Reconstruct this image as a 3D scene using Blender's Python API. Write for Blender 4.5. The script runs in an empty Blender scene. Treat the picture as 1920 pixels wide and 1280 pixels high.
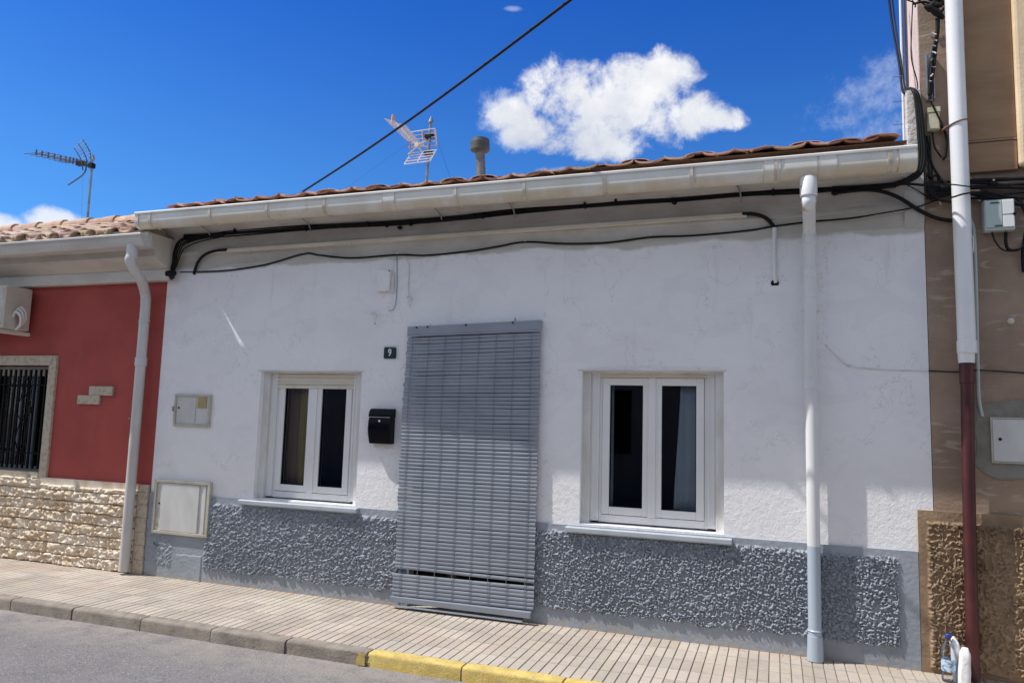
import bpy, math, random
from mathutils import Vector, noise
random.seed(7)
S=bpy.context.scene
COL=S.collection
PI=math.pi
# ------------------------------------------------------------------ survey: camera pose solved from the wall's own lines
YAW,PIT,ROL,FPX=-0.3424452272617974,0.10696892500403218,0.02885785693605539,1387.67
Fv=Vector((math.sin(YAW)*math.cos(PIT),math.cos(YAW)*math.cos(PIT),math.sin(PIT)))
R0=Vector((math.cos(YAW),-math.sin(YAW),0)); U0=R0.cross(Fv)
Rv=math.cos(ROL)*R0+math.sin(ROL)*U0; Uv=-math.sin(ROL)*R0+math.cos(ROL)*U0
CAM=Vector((0,-5.49725,1.5))
def ray(px,py): return Fv+Rv*((px-960)/FPX)+Uv*((640-py)/FPX)
def P(px,py,Y=0.):
    r=ray(px,py); return CAM+r*((Y-CAM.y)/r.y)
# ------------------------------------------------------------------ object helpers
def link(o,parent=None):
    COL.objects.link(o)
    if parent is not None: o.parent=parent
    return o
def tag(o,label=None,cat=None,group=None,kind=None):
    if label: o['label']=label
    if cat: o['category']=cat
    if group: o['group']=group
    if kind: o['kind']=kind
    return o
def thing(name,label,cat,loc=(0,0,0),group=None):
    o=bpy.data.objects.new(name,None); o.location=loc; o.empty_display_size=.1
    link(o); return tag(o,label,cat,group)
class MB:
    def __init__(s): s.v=[];s.f=[];s.c=[];s.cur=None
    def face(s,pts):
        i=len(s.v); s.v+= [tuple(p) for p in pts]; s.f.append(tuple(range(i,i+len(pts)))); s.c.append(s.cur)
    def add(s,vs,fs):
        i=len(s.v); s.v+=[tuple(p) for p in vs]
        for f in fs: s.f.append(tuple(i+k for k in f)); s.c.append(s.cur)
    def box(s,x0,y0,z0,x1,y1,z1):
        if x0>x1:x0,x1=x1,x0
        if y0>y1:y0,y1=y1,y0
        if z0>z1:z0,z1=z1,z0
        s.add([(x0,y0,z0),(x1,y0,z0),(x1,y1,z0),(x0,y1,z0),(x0,y0,z1),(x1,y0,z1),(x1,y1,z1),(x0,y1,z1)],
              [(0,3,2,1),(4,5,6,7),(0,1,5,4),(1,2,6,5),(2,3,7,6),(3,0,4,7)])
        return s
    def prism(s,prof,x0,x1,caps=True):   # profile (y,z) swept along x
        n=len(prof); vs=[(x0,y,z) for y,z in prof]+[(x1,y,z) for y,z in prof]
        fs=[(i,(i+1)%n,n+(i+1)%n,n+i) for i in range(n)]
        if caps: fs+=[tuple(range(n-1,-1,-1)),tuple(range(n,2*n))]
        s.add(vs,fs); return s
    def plate(s,outl,y0,y1):             # outline (x,z) swept along y
        n=len(outl); vs=[(x,y0,z) for x,z in outl]+[(x,y1,z) for x,z in outl]
        s.add(vs,[(i,(i+1)%n,n+(i+1)%n,n+i) for i in range(n)]+[tuple(range(n-1,-1,-1)),tuple(range(n,2*n))]); return s
    def tube(s,pts,r,n=8,cap=True):
        pts=[Vector(p) for p in pts]; rs=r if isinstance(r,(list,tuple)) else [r]*len(pts)
        t0=(pts[1]-pts[0]).normalized(); a=Vector((0,0,1)) if abs(t0.z)<.9 else Vector((1,0,0))
        nrm=(a-t0*a.dot(t0)).normalized(); vs=[]
        for i,p in enumerate(pts):
            if i==0:t=t0
            elif i==len(pts)-1:t=(pts[i]-pts[i-1]).normalized()
            else:
                t=((pts[i+1]-pts[i]).normalized()+(pts[i]-pts[i-1]).normalized())
                t=t.normalized() if t.length>1e-6 else (pts[i]-pts[i-1]).normalized()
            nrm=(nrm-t*nrm.dot(t)).normalized(); b=t.cross(nrm)
            for k in range(n):
                an=2*PI*k/n; vs.append(p+(nrm*math.cos(an)+b*math.sin(an))*rs[i])
        fs=[(i*n+k,i*n+(k+1)%n,(i+1)*n+(k+1)%n,(i+1)*n+k) for i in range(len(pts)-1) for k in range(n)]
        if cap: fs+=[tuple(range(n-1,-1,-1)),tuple(range((len(pts)-1)*n,len(pts)*n))]
        s.add(vs,fs); return s
    def build(s,name,mat,parent=None,smooth=None,bevel=0,seg=2):
        me=bpy.data.meshes.new(name); me.from_pydata(s.v,[],s.f); me.update()
        if any(c is not None for c in s.c):
            at=me.color_attributes.new('Tint','FLOAT_COLOR','CORNER')
            li=0
            for p,c in zip(me.polygons,s.c):
                c=c if c is not None else 1.
                for k in range(p.loop_total):
                    at.data[p.loop_start+k].color=(c,c,c,1) if not isinstance(c,tuple) else (*c,1)
        o=bpy.data.objects.new(name,me); me.materials.append(mat); link(o,parent)
        if smooth is not None:
            for p in me.polygons:p.use_smooth=True
            me.set_sharp_from_angle(angle=math.radians(smooth))
        if bevel:
            m=o.modifiers.new('bevel','BEVEL');m.width=bevel;m.segments=seg;m.limit_method='ANGLE'
            m.harden_normals=False
        return o
def spl(pts,n=8):
    pts=[Vector(p) for p in pts]
    if len(pts)<3: return pts
    q=[pts[0]*2-pts[1]]+pts+[pts[-1]*2-pts[-2]]; out=[]
    for i in range(1,len(q)-2):
        for k in range(n):
            t=k/n; a,b,c,d=q[i-1],q[i],q[i+1],q[i+2]
            out.append(.5*((2*b)+(c-a)*t+(2*a-5*b+4*c-d)*t*t+(3*b-a-3*c+d)*t**3))
    out.append(q[-2]); return out
# ------------------------------------------------------------------ materials
class NT:
    def __init__(s,name):
        s.m=bpy.data.materials.new(name); s.m.use_nodes=True; s.t=s.m.node_tree; s.n=s.t.nodes
        s.bsdf=s.n['Principled BSDF']; s.out=s.n['Material Output']
        s.geo=s.n.new('ShaderNodeNewGeometry'); s.pos=s.geo.outputs['Position']
    def L(s,a,b): s.t.links.new(a,b)
    def new(s,ty,**k):
        n=s.n.new(ty)
        for a,b in k.items(): setattr(n,a,b)
        return n
    def inp(s,sock,v):
        if hasattr(v,'is_output') or isinstance(v,bpy.types.NodeSocket): s.L(v,sock)
        else: sock.default_value=v
    def math(s,op,a,b=0.,c=0.,clamp=False):
        n=s.new('ShaderNodeMath',operation=op); n.use_clamp=clamp
        s.inp(n.inputs[0],a); s.inp(n.inputs[1],b); s.inp(n.inputs[2],c); return n.outputs[0]
    def noise(s,scale,detail=4,rough=.55,stretch=(1,1,1),dist=0.,off=(0,0,0),ty='FBM'):
        m=s.new('ShaderNodeMapping'); m.inputs['Scale'].default_value=stretch; m.inputs['Location'].default_value=off
        s.L(s.pos,m.inputs['Vector'])
        n=s.new('ShaderNodeTexNoise'); n.inputs['Scale'].default_value=scale; n.inputs['Detail'].default_value=detail
        n.inputs['Roughness'].default_value=rough; n.inputs['Distortion'].default_value=dist
        s.L(m.outputs[0],n.inputs['Vector']); return n.outputs['Fac']
    def ramp(s,f,a,b): # smooth 0..1 between a and b
        n=s.new('ShaderNodeMapRange',interpolation_type='SMOOTHSTEP'); s.inp(n.inputs[0],f)
        n.inputs[1].default_value=a; n.inputs[2].default_value=b; return n.outputs[0]
    def mix(s,f,a,b,ty='MIX'):
        n=s.new('ShaderNodeMix',data_type='RGBA',blend_type=ty); s.inp(n.inputs[0],f)
        for k,v in ((6,a),(7,b)):
            if isinstance(v,(tuple,list)): n.inputs[k].default_value=(*v[:3],1)
            else: s.L(v,n.inputs[k])
        return n.outputs[2]
    def bump(s,h,dist,strength=1.,prev=None):
        n=s.new('ShaderNodeBump'); n.inputs['Strength'].default_value=strength; n.inputs['Distance'].default_value=dist
        s.L(h,n.inputs['Height'])
        if prev is not None: s.L(prev,n.inputs['Normal'])
        return n.outputs[0]
    def z(s):
        n=s.new('ShaderNodeSeparateXYZ'); s.L(s.pos,n.inputs[0]); return n.outputs
    def done(s,col,rough=.8,nrm=None,metal=0.,spec=None):
        b=s.bsdf; 
        if isinstance(col,(tuple,list)): b.inputs['Base Color'].default_value=(*col[:3],1)
        else: s.L(col,b.inputs['Base Color'])
        s.inp(b.inputs['Roughness'],rough); b.inputs['Metallic'].default_value=metal
        if spec is not None: b.inputs['Specular IOR Level'].default_value=spec
        if nrm is not None: s.L(nrm,b.inputs['Normal'])
        return s.m
def simple(name,c,c2=None,scale=6,rough=.6,bscale=60,bdist=.0006,metal=0,stretch=(1,1,1),tint=False,spec=None,a=.35,b=.7):
    t=NT(name); c2=c2 or tuple(k*.8 for k in c)
    col=t.mix(t.ramp(t.noise(scale,5,.6,stretch),a,b),c,c2)
    if tint:
        at=t.new('ShaderNodeAttribute',attribute_name='Tint'); col=t.mix(1.,col,at.outputs['Color'],'MULTIPLY')
    nb=t.bump(t.noise(bscale,4,.6,stretch),bdist) if bdist else None
    return t.done(col,rough,nb,metal,spec)

# white painted plaster
t=NT('white_plaster')
Wst=t.ramp(t.noise(1.3,5,.6,(1,1,1.6)),.4,.75)
c=t.mix(Wst,(.87,.865,.875),(.81,.80,.81))
c=t.mix(t.math('MULTIPLY',t.ramp(t.noise(30,3,.6,(1,1,3)),.55,.8),.25),c,(.62,.62,.62))
zz=t.z()
# dirty upper strip that the repaint never reached
crk=t.math('ABSOLUTE',t.math('SUBTRACT',t.noise(1.1,6,.62,(1,1,.8),0,(11,0,3)),.5))
c=t.mix(t.math('MULTIPLY',t.ramp(crk,.0032,.0),.30),c,(.38,.37,.36))
drip=t.math('MULTIPLY',t.ramp(t.noise(9,4,.6,(1,1,.09),0,(0,0,5)),.56,.74),t.ramp(zz[2],1.4,2.8))
c=t.mix(t.math('MULTIPLY',drip,.28),c,(.50,.47,.43))
c=t.mix(t.math('MULTIPLY',t.ramp(t.noise(2.3,2,.4,(1,1,1.4),1.5,(6,6,6)),.56,.60),.16),c,(.70,.69,.72))
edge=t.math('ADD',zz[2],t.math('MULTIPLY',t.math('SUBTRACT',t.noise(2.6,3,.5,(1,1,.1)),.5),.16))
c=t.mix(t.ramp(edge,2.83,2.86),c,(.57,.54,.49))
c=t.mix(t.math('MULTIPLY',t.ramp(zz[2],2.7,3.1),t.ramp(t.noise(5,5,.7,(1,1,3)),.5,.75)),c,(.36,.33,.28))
n1=t.bump(t.noise(24,5,.62,dist=.3),.0065,.8)
n2=t.bump(t.noise(95,4,.65),.0030,.9,n1)
M_white=t.done(c,.85,n2)
# white smooth reveal
M_reveal=simple('smooth_reveal_paint',(.74,.735,.72),(.62,.60,.56),9,.7,40,.0012,stretch=(1,1,.35))
M_cream=simple('cream_render',(.62,.58,.51),(.5,.46,.40),4,.8,30,.002,stretch=(.5,1,1))
M_creamw=simple('white_cornice_paint',(.72,.70,.66),(.60,.57,.52),5,.8,40,.0015,stretch=(.4,1,1))
# eaves cove
t=NT('weathered_cove')
c=t.mix(t.ramp(t.noise(3.5,6,.65,(.6,1,1.2)),.35,.7),(.56,.53,.48),(.44,.41,.37))
c=t.mix(t.math('MULTIPLY',t.ramp(t.noise(14,5,.7,(.3,1,2)),.55,.75),.6),c,(.30,.27,.22))
M_cove=t.done(c,.9,t.bump(t.noise(22,5,.65,(.5,1,1)),.006,.8))
# grey stucco
t=NT('grey_stucco')
c=t.mix(t.ramp(t.noise(2.2,5,.6),.35,.7),(.325,.355,.405),(.265,.295,.34))
c=t.mix(t.math('MULTIPLY',t.ramp(t.noise(7,6,.7,off=(3,3,3)),.52,.7),.5),c,(.20,.215,.24))
c=t.mix(t.math('MULTIPLY',t.ramp(t.noise(120,2,.5),.55,.75),.25),c,(.36,.40,.45))
zz=t.z(); d=t.math('MULTIPLY',t.ramp(zz[2],.10,.0),t.ramp(t.noise(9,4,.6),.35,.6))
c=t.mix(t.math('MULTIPLY',d,.5),c,(.42,.38,.31))
M_grey=t.done(c,.8,t.bump(t.noise(90,4,.65),.0022,.8))
# red render
t=NT('red_render')
c=t.mix(t.ramp(t.noise(1.6,5,.6),.35,.7),(.42,.075,.062),(.34,.058,.050))
c=t.mix(t.math('MULTIPLY',t.ramp(t.noise(6,5,.65,(1,1,.3)),.52,.75),.25),c,(.46,.13,.12))
M_red=t.done(c,.85,t.bump(t.noise(150,3,.6),.0015,.6))
M_stone=simple('split_limestone',(.80,.71,.58),(.60,.46,.31),6,.9,70,.004,tint=True)
M_stonef=simple('cut_limestone_trim',(.52,.44,.34),(.36,.31,.24),28,.75,60,.002,a=.45,b=.65)
M_roughwhite=simple('coarse_white_render',(.72,.69,.65),(.5,.46,.42),5,.9,38,.012)
# brown render with trowel smears
t=NT('brown_render')
c=t.mix(t.ramp(t.noise(2.0,6,.65),.3,.7),(.37,.265,.19),(.255,.18,.13))
sm=t.ramp(t.noise(4.2,4,.55,(.8,1,3.8),1.2,(3,0,0)),.585,.68)
c=t.mix(t.math('MULTIPLY',sm,.5),c,(.52,.43,.35))
M_brown=t.done(c,.9,t.bump(t.noise(45,5,.65),.004,.8,t.bump(t.noise(5,3,.5,(1,1,3)),.008,.6)))
M_tan=simple('tan_rough_render',(.36,.25,.155),(.22,.15,.09),4,.9,90,.003)
M_bay=simple('weathered_brown_panel',(.36,.22,.125),(.25,.15,.085),2.5,.85,60,.002,stretch=(.4,1,2))
M_pillar=simple('sunlit_sandy_render',(.84,.66,.44),(.70,.53,.34),3,.9,60,.003)  # sandy colour lifted so the pillar reads as sunlit
M_pink=simple('pale_pink_render',(.70,.58,.52),(.58,.47,.42),4,.9,50,.004)
M_dark=simple('dark_weathered_render',(.07,.055,.048),(.04,.03,.03),4,.9)
# plastics
t=NT('aged_white_gutter')
c=t.mix(t.ramp(t.noise(3,4,.6,(1,1,.6)),.35,.7),(.78,.77,.73),(.68,.66,.60))
zz=t.z()
st=t.math('MULTIPLY',t.ramp(zz[2],3.245,3.165),t.ramp(t.noise(2.6,5,.65,(1,.2,.4),0,(4,0,0)),.30,.62))
c=t.mix(t.math('MULTIPLY',st,.75),c,(.60,.49,.31))
c=t.mix(t.math('MULTIPLY',t.ramp(t.noise(14,4,.6,(1,1,.12)),.62,.75),.5),c,(.40,.27,.14))
M_gut=t.done(c,.45,None)
M_gut2=simple('white_metal_gutter',(.60,.59,.565),(.50,.48,.45),4,.4,30,.0008,stretch=(.4,1,2))
t=NT('white_pipe_painted_grey_low')
zz=t.z()
c=t.mix(t.ramp(t.noise(4,4,.6,(1,1,.3)),.3,.7),(.76,.76,.77),(.68,.68,.68))
c=t.mix(t.math('GREATER_THAN',.735,zz[2]),c,(.40,.47,.55))
c=t.mix(t.math('MULTIPLY',t.ramp(t.noise(11,3,.5),.6,.66),t.ramp(zz[2],2.86,2.92)),c,(.55,.42,.22))
M_pipe=t.done(c,.4,None)
M_pipe2=simple('dirty_white_pipe',(.62,.61,.60),(.50,.48,.46),3,.45,30,.0005,stretch=(1,1,.4))
M_pvc=simple('white_pvc',(.80,.80,.79),(.76,.76,.75),3,.3,30,0)
M_wpipe=simple('bright_white_pipe',(.83,.83,.84),(.77,.77,.78),3,.3,30,0)
M_redpipe=simple('dark_red_pipe',(.095,.022,.022),(.060,.014,.016),5,.42,30,.0004)
M_shutter=simple('ivory_roller_shutter',(.72,.68,.58),(.66,.61,.50),5,.4,30,0)
t=NT('blue_grey_blind_plastic')
at=t.new('ShaderNodeAttribute',attribute_name='Tint')
c=t.mix(1.,t.mix(t.ramp(t.noise(3,4,.6),.35,.7),(.285,.315,.365),(.24,.268,.315)),at.outputs['Color'],'MULTIPLY')
M_blind=t.done(c,.42,None)
M_cord=simple('grey_cord',(.20,.235,.29),(.16,.19,.24),30,.7)
M_black=simple('black_cable_rubber',(.008,.008,.009),(.014,.014,.015),8,.6,spec=.18)
M_blk_gloss=simple('black_enamel',(.0015,.002,.004),(.002,.003,.005),4,.28,30,0,spec=.14)
M_iron=simple('black_wrought_iron',(.004,.004,.005),(.008,.008,.009),20,.7,spec=.12)
M_steel=simple('dull_zinc',(.36,.36,.36),(.22,.22,.23),12,.45,40,.0005,metal=.6)
M_alum=simple('pale_aluminium',(.75,.74,.72),(.6,.58,.55),15,.4,40,0,metal=.3)
M_antd=simple('dark_aerial_metal',(.10,.11,.13),(.07,.075,.09),15,.5,40,0,metal=.4)
M_orange=simple('faded_pinkish_plastic',(.62,.36,.30),(.55,.28,.22),15,.5,40,0)
M_box=simple('light_grey_enclosure',(.50,.56,.54),(.44,.50,.48),4,.5,40,.0004)
M_boxb=simple('yellowed_junction_box',(.58,.54,.38),(.46,.42,.28),9,.5,40,.0004)
M_cab=simple('white_cabinet_paint',(.62,.62,.60),(.52,.52,.50),6,.55,60,.0006,stretch=(1,1,.4))
M_cabf=simple('ivory_cabinet_frame',(.50,.48,.40),(.40,.37,.29),7,.55,60,.0006)
M_ochre=simple('faded_ochre_label',(.42,.33,.15),(.36,.28,.12),14,.6)
M_hole=simple('black_void',(.004,.004,.004),(.006,.006,.006),4,.9)
M_plate=simple('dark_green_enamel',(.018,.045,.050),(.014,.038,.042),9,.3,30,0)
M_num=simple('white_enamel',(.82,.82,.80),(.78,.78,.76),9,.4,30,0)
M_wood=simple('fascia_brown_wood',(.34,.22,.145),(.20,.12,.08),5,.85,60,.003,stretch=(.3,1,3))
M_brownwood=simple('dark_brown_door_wood',(.05,.03,.02),(.03,.018,.012),8,.6)
t=NT('terracotta_tile'); at=t.new('ShaderNodeAttribute',attribute_name='Tint')
c=t.mix(t.ramp(t.noise(9,5,.6),.35,.7),(.62,.36,.28),(.42,.20,.15))
c=t.mix(1.,c,at.outputs['Color'],'MULTIPLY')
c=t.mix(t.math('MULTIPLY',t.ramp(t.noise(18,5,.7),.5,.72),.6),c,(.55,.44,.38))
M_tile=t.done(c,.85,t.bump(t.noise(60,4,.6),.003,.8))
t=NT('pale_sandy_tile'); at=t.new('ShaderNodeAttribute',attribute_name='Tint')
c=t.mix(t.ramp(t.noise(9,5,.6),.35,.7),(.58,.42,.32),(.44,.28,.20))
c=t.mix(1.,c,at.outputs['Color'],'MULTIPLY')
c=t.mix(t.math('MULTIPLY',t.ramp(t.noise(18,5,.7),.5,.72),.5),c,(.34,.29,.25))
M_tile2=t.done(c,.9,t.bump(t.noise(60,4,.6),.003,.8))
# ground
t=NT('asphalt')
c=t.mix(t.ramp(t.noise(.9,6,.6),.35,.7),(.225,.212,.212),(.185,.174,.176))
c=t.mix(t.ramp(t.noise(75,3,.7),.54,.66),c,(.36,.34,.33))
c=t.mix(t.ramp(t.noise(60,3,.7,off=(5,5,5)),.57,.68),c,(.085,.078,.082))
c=t.mix(t.math('MULTIPLY',t.ramp(t.noise(7,6,.7,(1,1,1),.5),.5,.7),.35),c,(.30,.275,.26))
ck=t.math('ABSOLUTE',t.math('SUBTRACT',t.noise(1.5,7,.65,(1,1,1),.3,(2,7,0)),.5))
c=t.mix(t.math('MULTIPLY',t.ramp(ck,.0035,.0),.7),c,(.06,.055,.055))
yy=t.z()
dust=t.math('MULTIPLY',t.ramp(yy[1],-1.75,-1.17),t.ramp(t.noise(5,5,.7),.3,.62))
c=t.mix(t.math('MULTIPLY',dust,.6),c,(.40,.35,.31))
M_asph=t.done(c,.9,t.bump(t.noise(80,4,.75),.012,1.))
t=NT('concrete_paver'); at=t.new('ShaderNodeAttribute',attribute_name='Tint')
c=t.mix(t.ramp(t.noise(1.4,6,.65),.3,.7),(.48,.425,.365),(.385,.335,.285))
c=t.mix(t.math('MULTIPLY',t.ramp(t.noise(22,5,.7),.5,.7),.35),c,(.26,.22,.19))
c=t.mix(t.math('MULTIPLY',t.ramp(t.noise(1.1,4,.6,off=(8,0,0)),.5,.7),.4),c,(.46,.34,.27))
c=t.mix(1.,c,at.outputs['Color'],'MULTIPLY')
yy=t.z()
c=t.mix(t.math('MULTIPLY',t.ramp(yy[1],-.12,-.01),t.ramp(t.noise(10,4,.6),.35,.65)),c,(.42,.31,.22))
M_pave=t.done(c,.9,t.bump(t.noise(160,3,.6),.002,.8))
M_joint=simple('paver_joint_dirt',(.20,.16,.13),(.14,.11,.09),30,.95,90,.003)
M_conc=simple('kerb_concrete',(.30,.255,.215),(.20,.17,.14),9,.9,80,.006)
t=NT('yellow_kerb_paint')
c=t.mix(t.ramp(t.noise(12,5,.6),.3,.7),(.66,.50,.15),(.50,.36,.09))
c=t.mix(t.math('MULTIPLY',t.ramp(t.noise(34,6,.75,off=(2,2,2)),.53,.62),.8),c,(.36,.31,.22))
M_yel=t.done(c,.75,t.bump(t.noise(80,4,.6),.004,.8))
# fabrics / glass
M_curtw=simple('white_net_curtain',(.86,.90,.90),(.74,.79,.80),6,.9,40,0)
M_curto=simple('ochre_curtain',(.85,.66,.22),(.6,.45,.15),6,.9,40,0,stretch=(6,1,.2))
M_curtb=simple('brown_curtain',(.58,.36,.22),(.42,.25,.15),6,.9,40,0,stretch=(6,1,.2))
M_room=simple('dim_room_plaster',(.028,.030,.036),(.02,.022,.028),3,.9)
def glass(name,tint=(.75,.8,.85),ior=1.5):
    t=NT(name); n=t.n
    tr=n.new('ShaderNodeBsdfTransparent'); tr.inputs[0].default_value=(*tint,1)
    gl=n.new('ShaderNodeBsdfGlossy'); gl.inputs['Roughness'].default_value=.01; gl.inputs[0].default_value=(.9,.93,1,1)
    fr=n.new('ShaderNodeFresnel'); fr.inputs[0].default_value=ior
    mx=n.new('ShaderNodeMixShader'); t.L(fr.outputs[0],mx.inputs[0]); t.L(tr.outputs[0],mx.inputs[1]); t.L(gl.outputs[0],mx.inputs[2])
    t.L(mx.outputs[0],t.out.inputs[0]); return t.m
M_glass=glass('window_glass',(.80,.83,.86),1.45)
M_pet=glass('clear_pet',(.93,.95,.96),1.35)
M_capblue=simple('blue_bottle_cap',(.02,.05,.35),(.02,.05,.3),5,.4,30,0)
M_label=simple('pale_blue_bottle_label',(.55,.65,.75),(.12,.25,.42),30,.5,30,0,a=.45,b=.55)
M_bag=simple('white_plastic_bag',(.86,.86,.86),(.80,.80,.80),7,.45,25,.006)

def sm(a,b,x):
    t=max(0,min(1,(x-a)/(b-a))); return t*t*(3-2*t)
# ------------------------------------------------------------------ noise height for stucco
def nz(x,y,z): return noise.noise(Vector((x,y,z)))
def stucco(x,z,diag=False,s=1.):
    u,v=x,z
    u+=.006*nz(x*45,z*45,9.); v+=.006*nz(x*45,z*45,4.)
    if diag: p=(u*.80+v*.6); q=(-u*.6+v*.80); u=p*.60; v=q*1.05
    else: v*=1.12
    a=nz(u*50*s,v*50*s,1.3); b=nz(u*105*s,v*105*s,5.1); c=nz(u*19*s,v*19*s,2.2)
    t=a*1.3+b*.75+c*.45
    return sm(-.30,.34,t)*.8+.38*max(0,t)+.25*b
def relief(name,x0,x1,z0,z1,step,hf,yb,mat,parent):
    nx=max(2,int((x1-x0)/step)); nzn=max(2,int((z1-z0)/step)); vs=[];fs=[]
    for j in range(nzn+1):
        z=z0+(z1-z0)*j/nzn
        for i in range(nx+1):
            x=x0+(x1-x0)*i/nx; vs.append((x,yb-hf(x,z),z))
    w=nx+1
    for j in range(nzn):
        for i in range(nx): a=j*w+i; fs.append((a,a+1,a+w+1,a+w))
    m=MB(); m.cur=(1.,1.,1.); m.add(vs,fs)
    # closed rim back to the wall
    rim=[vs[i] for i in range(w)]+[vs[j*w+nx] for j in range(1,nzn+1)]+[vs[nzn*w+i] for i in range(nx-1,-1,-1)]+[vs[j*w] for j in range(nzn-1,0,-1)]
    k=len(rim); m.add(rim+[(p[0],.004,p[2]) for p in rim],[(i,k+i,k+(i+1)%k,(i+1)%k) for i in range(k)])
    o=m.build(name,mat,parent,smooth=80); return o

# ================================================================== SETTING
g=MB(); g.box(-60,-60,-.30,60,-1.145,-.086)
road=g.build('road',M_asph); tag(road,kind='structure')
g=MB(); g.box(-200,-200,-.9,200,200,-.35)
tag(g.build('ground',simple('dry_soil',(.25,.2,.15))),kind='structure')
# pavement: slabs of ribbed pavers, every bar a chamfered block
g=MB(); bar=.0655; xx=-14.
rows=[-1.052+.21*k for k in range(6)]; rows[-1]=.0
xi=0
while xx<6:
    for r in range(5):
        y0,y1=rows[r],rows[r+1]; random.seed(int((xi//3)*31+r*7+5)); tn=random.uniform(.88,1.10)
        random.seed(xi*977+r); tn*=random.uniform(.97,1.03); hz=random.uniform(-.0008,.0008)
        gx=.0032; gy=.0032; c=.0028
        a=(xx+gx,y0+gy,xx+bar-gx*.2,y1-gy)
        g.cur=(tn,tn*random.uniform(.985,1.01),tn*random.uniform(.96,1.02))
        vs=[(a[0],a[1],-.02),(a[2],a[1],-.02),(a[2],a[3],-.02),(a[0],a[3],-.02),
            (a[0],a[1],-.005),(a[2],a[1],-.005),(a[2],a[3],-.005),(a[0],a[3],-.005),
            (a[0]+c,a[1]+c,hz),(a[2]-c,a[1]+c,hz),(a[2]-c,a[3]-c,hz),(a[0]+c,a[3]-c,hz)]
        fs=[(0,1,5,4),(1,2,6,5),(2,3,7,6),(3,0,4,7),(4,5,9,8),(5,6,10,9),(6,7,11,10),(7,4,8,11),(8,9,10,11)]
        g.add(vs,fs)
    xx+=bar; xi+=1
random.seed(11)
pv=g.build('pavement',M_pave); tag(pv,kind='structure')
g=MB(); g.box(-14,-1.052,-.3,6,.35,-.0075); jb=g.build('pavement_bed',M_joint,pv)
def kerb(name,xs,mat):
    g=MB()
    for a,b in zip(xs[:-1],xs[1:]):
        o=random.uniform(-.004,.004); L=8; x0=a+.006; x1=b-.006
        prof=[(-1.150+o,-.3),(-1.150+o,-.018),(-1.146+o,-.006),(-1.135+o,.002),(-1.056,.002),(-1.054,-.3)]
        n=len(prof); vs=[];N=14
        for i in range(N+1):
            x=x0+(x1-x0)*i/N; e=0 if 0<i<N else .006
            for k,(y,z) in enumerate(prof):
                w=.003*nz(x*9,k*3.1,o*100) if 0<k<5 else 0
                vs.append((x,y+w+(e if k in(1,2,3) else 0),z+w*.6-(e*.7 if k in(2,3,4) else 0)))
        fs=[(i*n+k,i*n+(k+1)%n,(i+1)*n+(k+1)%n,(i+1)*n+k) for i in range(N) for k in range(n)]
        fs+=[tuple(range(n-1,-1,-1)),tuple(range(N*n,(N+1)*n))]
        g.add(vs,fs)
    o=g.build(name,mat,None,smooth=40); tag(o,kind='structure'); return o
xs=[-5.656-.635*k for k in range(12,0,-1)]+[-5.656,-5.015,-4.351,-3.718,-3.098,-2.478]
kerb('kerb',xs,M_conc)
kerb('yellow_kerb',[-2.478+.001,-1.82]+[-1.82+.64*k for k in range(1,12)],M_yel)
# short run of yellow paint that spilled onto the last grey stone
g=MB(); g.plate([(-2.545,-.08),(-2.55,-.05),(-2.535,-.02),(-2.54,-.008),(-2.486,-.008),(-2.486,-.08)],-1.1545,-1.1525)
tag(g.build('yellow_paint_patch',M_yel),kind='structure')
# joint filler under kerb joints
g=MB(); g.box(-13,-1.140,-.3,5,-1.058,-.022); tag(g.build('kerb_mortar',M_joint),kind='structure')

# ================================================================== WHITE HOUSE
WH=thing('white_house','single storey white plastered house with textured blue grey base and white gutter','house',(-2.3,0,0))
def part(mb,name,mat,par=WH,**k):
    o=mb.build(name,mat,par,**k)
    # keep world placement: parents are unrotated empties or identity meshes
    p=par; off=Vector((0,0,0))
    while p is not None: off+=p.location; p=p.parent
    o.location=-off
    return o
X0,X1=-5.49,.958; ZT=3.1
W1=(-4.337,-3.305,.760,1.880); W2=(-1.385,-.343,.755,1.897); DR=(-2.78,-1.80,0.,2.20)
TH=.32
w=MB()
cols=[X0,W1[0],W1[1],DR[0],DR[1],W2[0],W2[1],X1]
ops={1:W1,3:DR,5:W2}
for i in range(7):
    a,b=cols[i],cols[i+1]
    if i in ops:
        o_=ops[i]
        if o_[2]>0: w.box(a,0,-.05,b,TH,o_[2])
        w.box(a,0,o_[3],b,TH,ZT)
    else: w.box(a,0,-.05 ,b,TH,ZT)
wall=part(w,'wall',M_white)
# right end of wall: below z 1.03 the neighbour's pilaster covers it from x .86
# back of the house and dim rooms
b=MB(); b.box(X0,TH,-.05,X0+.2,6,3.1); b.box(X1-.2,TH,-.05,X1,6,3.1); b.box(X0+.2,5.8,-.05,X1-.2,6,3.1)
part(b,'rear_wall',M_cream)
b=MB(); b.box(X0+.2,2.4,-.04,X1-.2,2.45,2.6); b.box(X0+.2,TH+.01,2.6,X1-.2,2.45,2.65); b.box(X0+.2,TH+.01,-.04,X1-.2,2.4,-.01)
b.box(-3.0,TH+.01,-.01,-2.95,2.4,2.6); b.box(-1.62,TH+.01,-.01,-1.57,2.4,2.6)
part(b,'room_lining',M_room)
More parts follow.
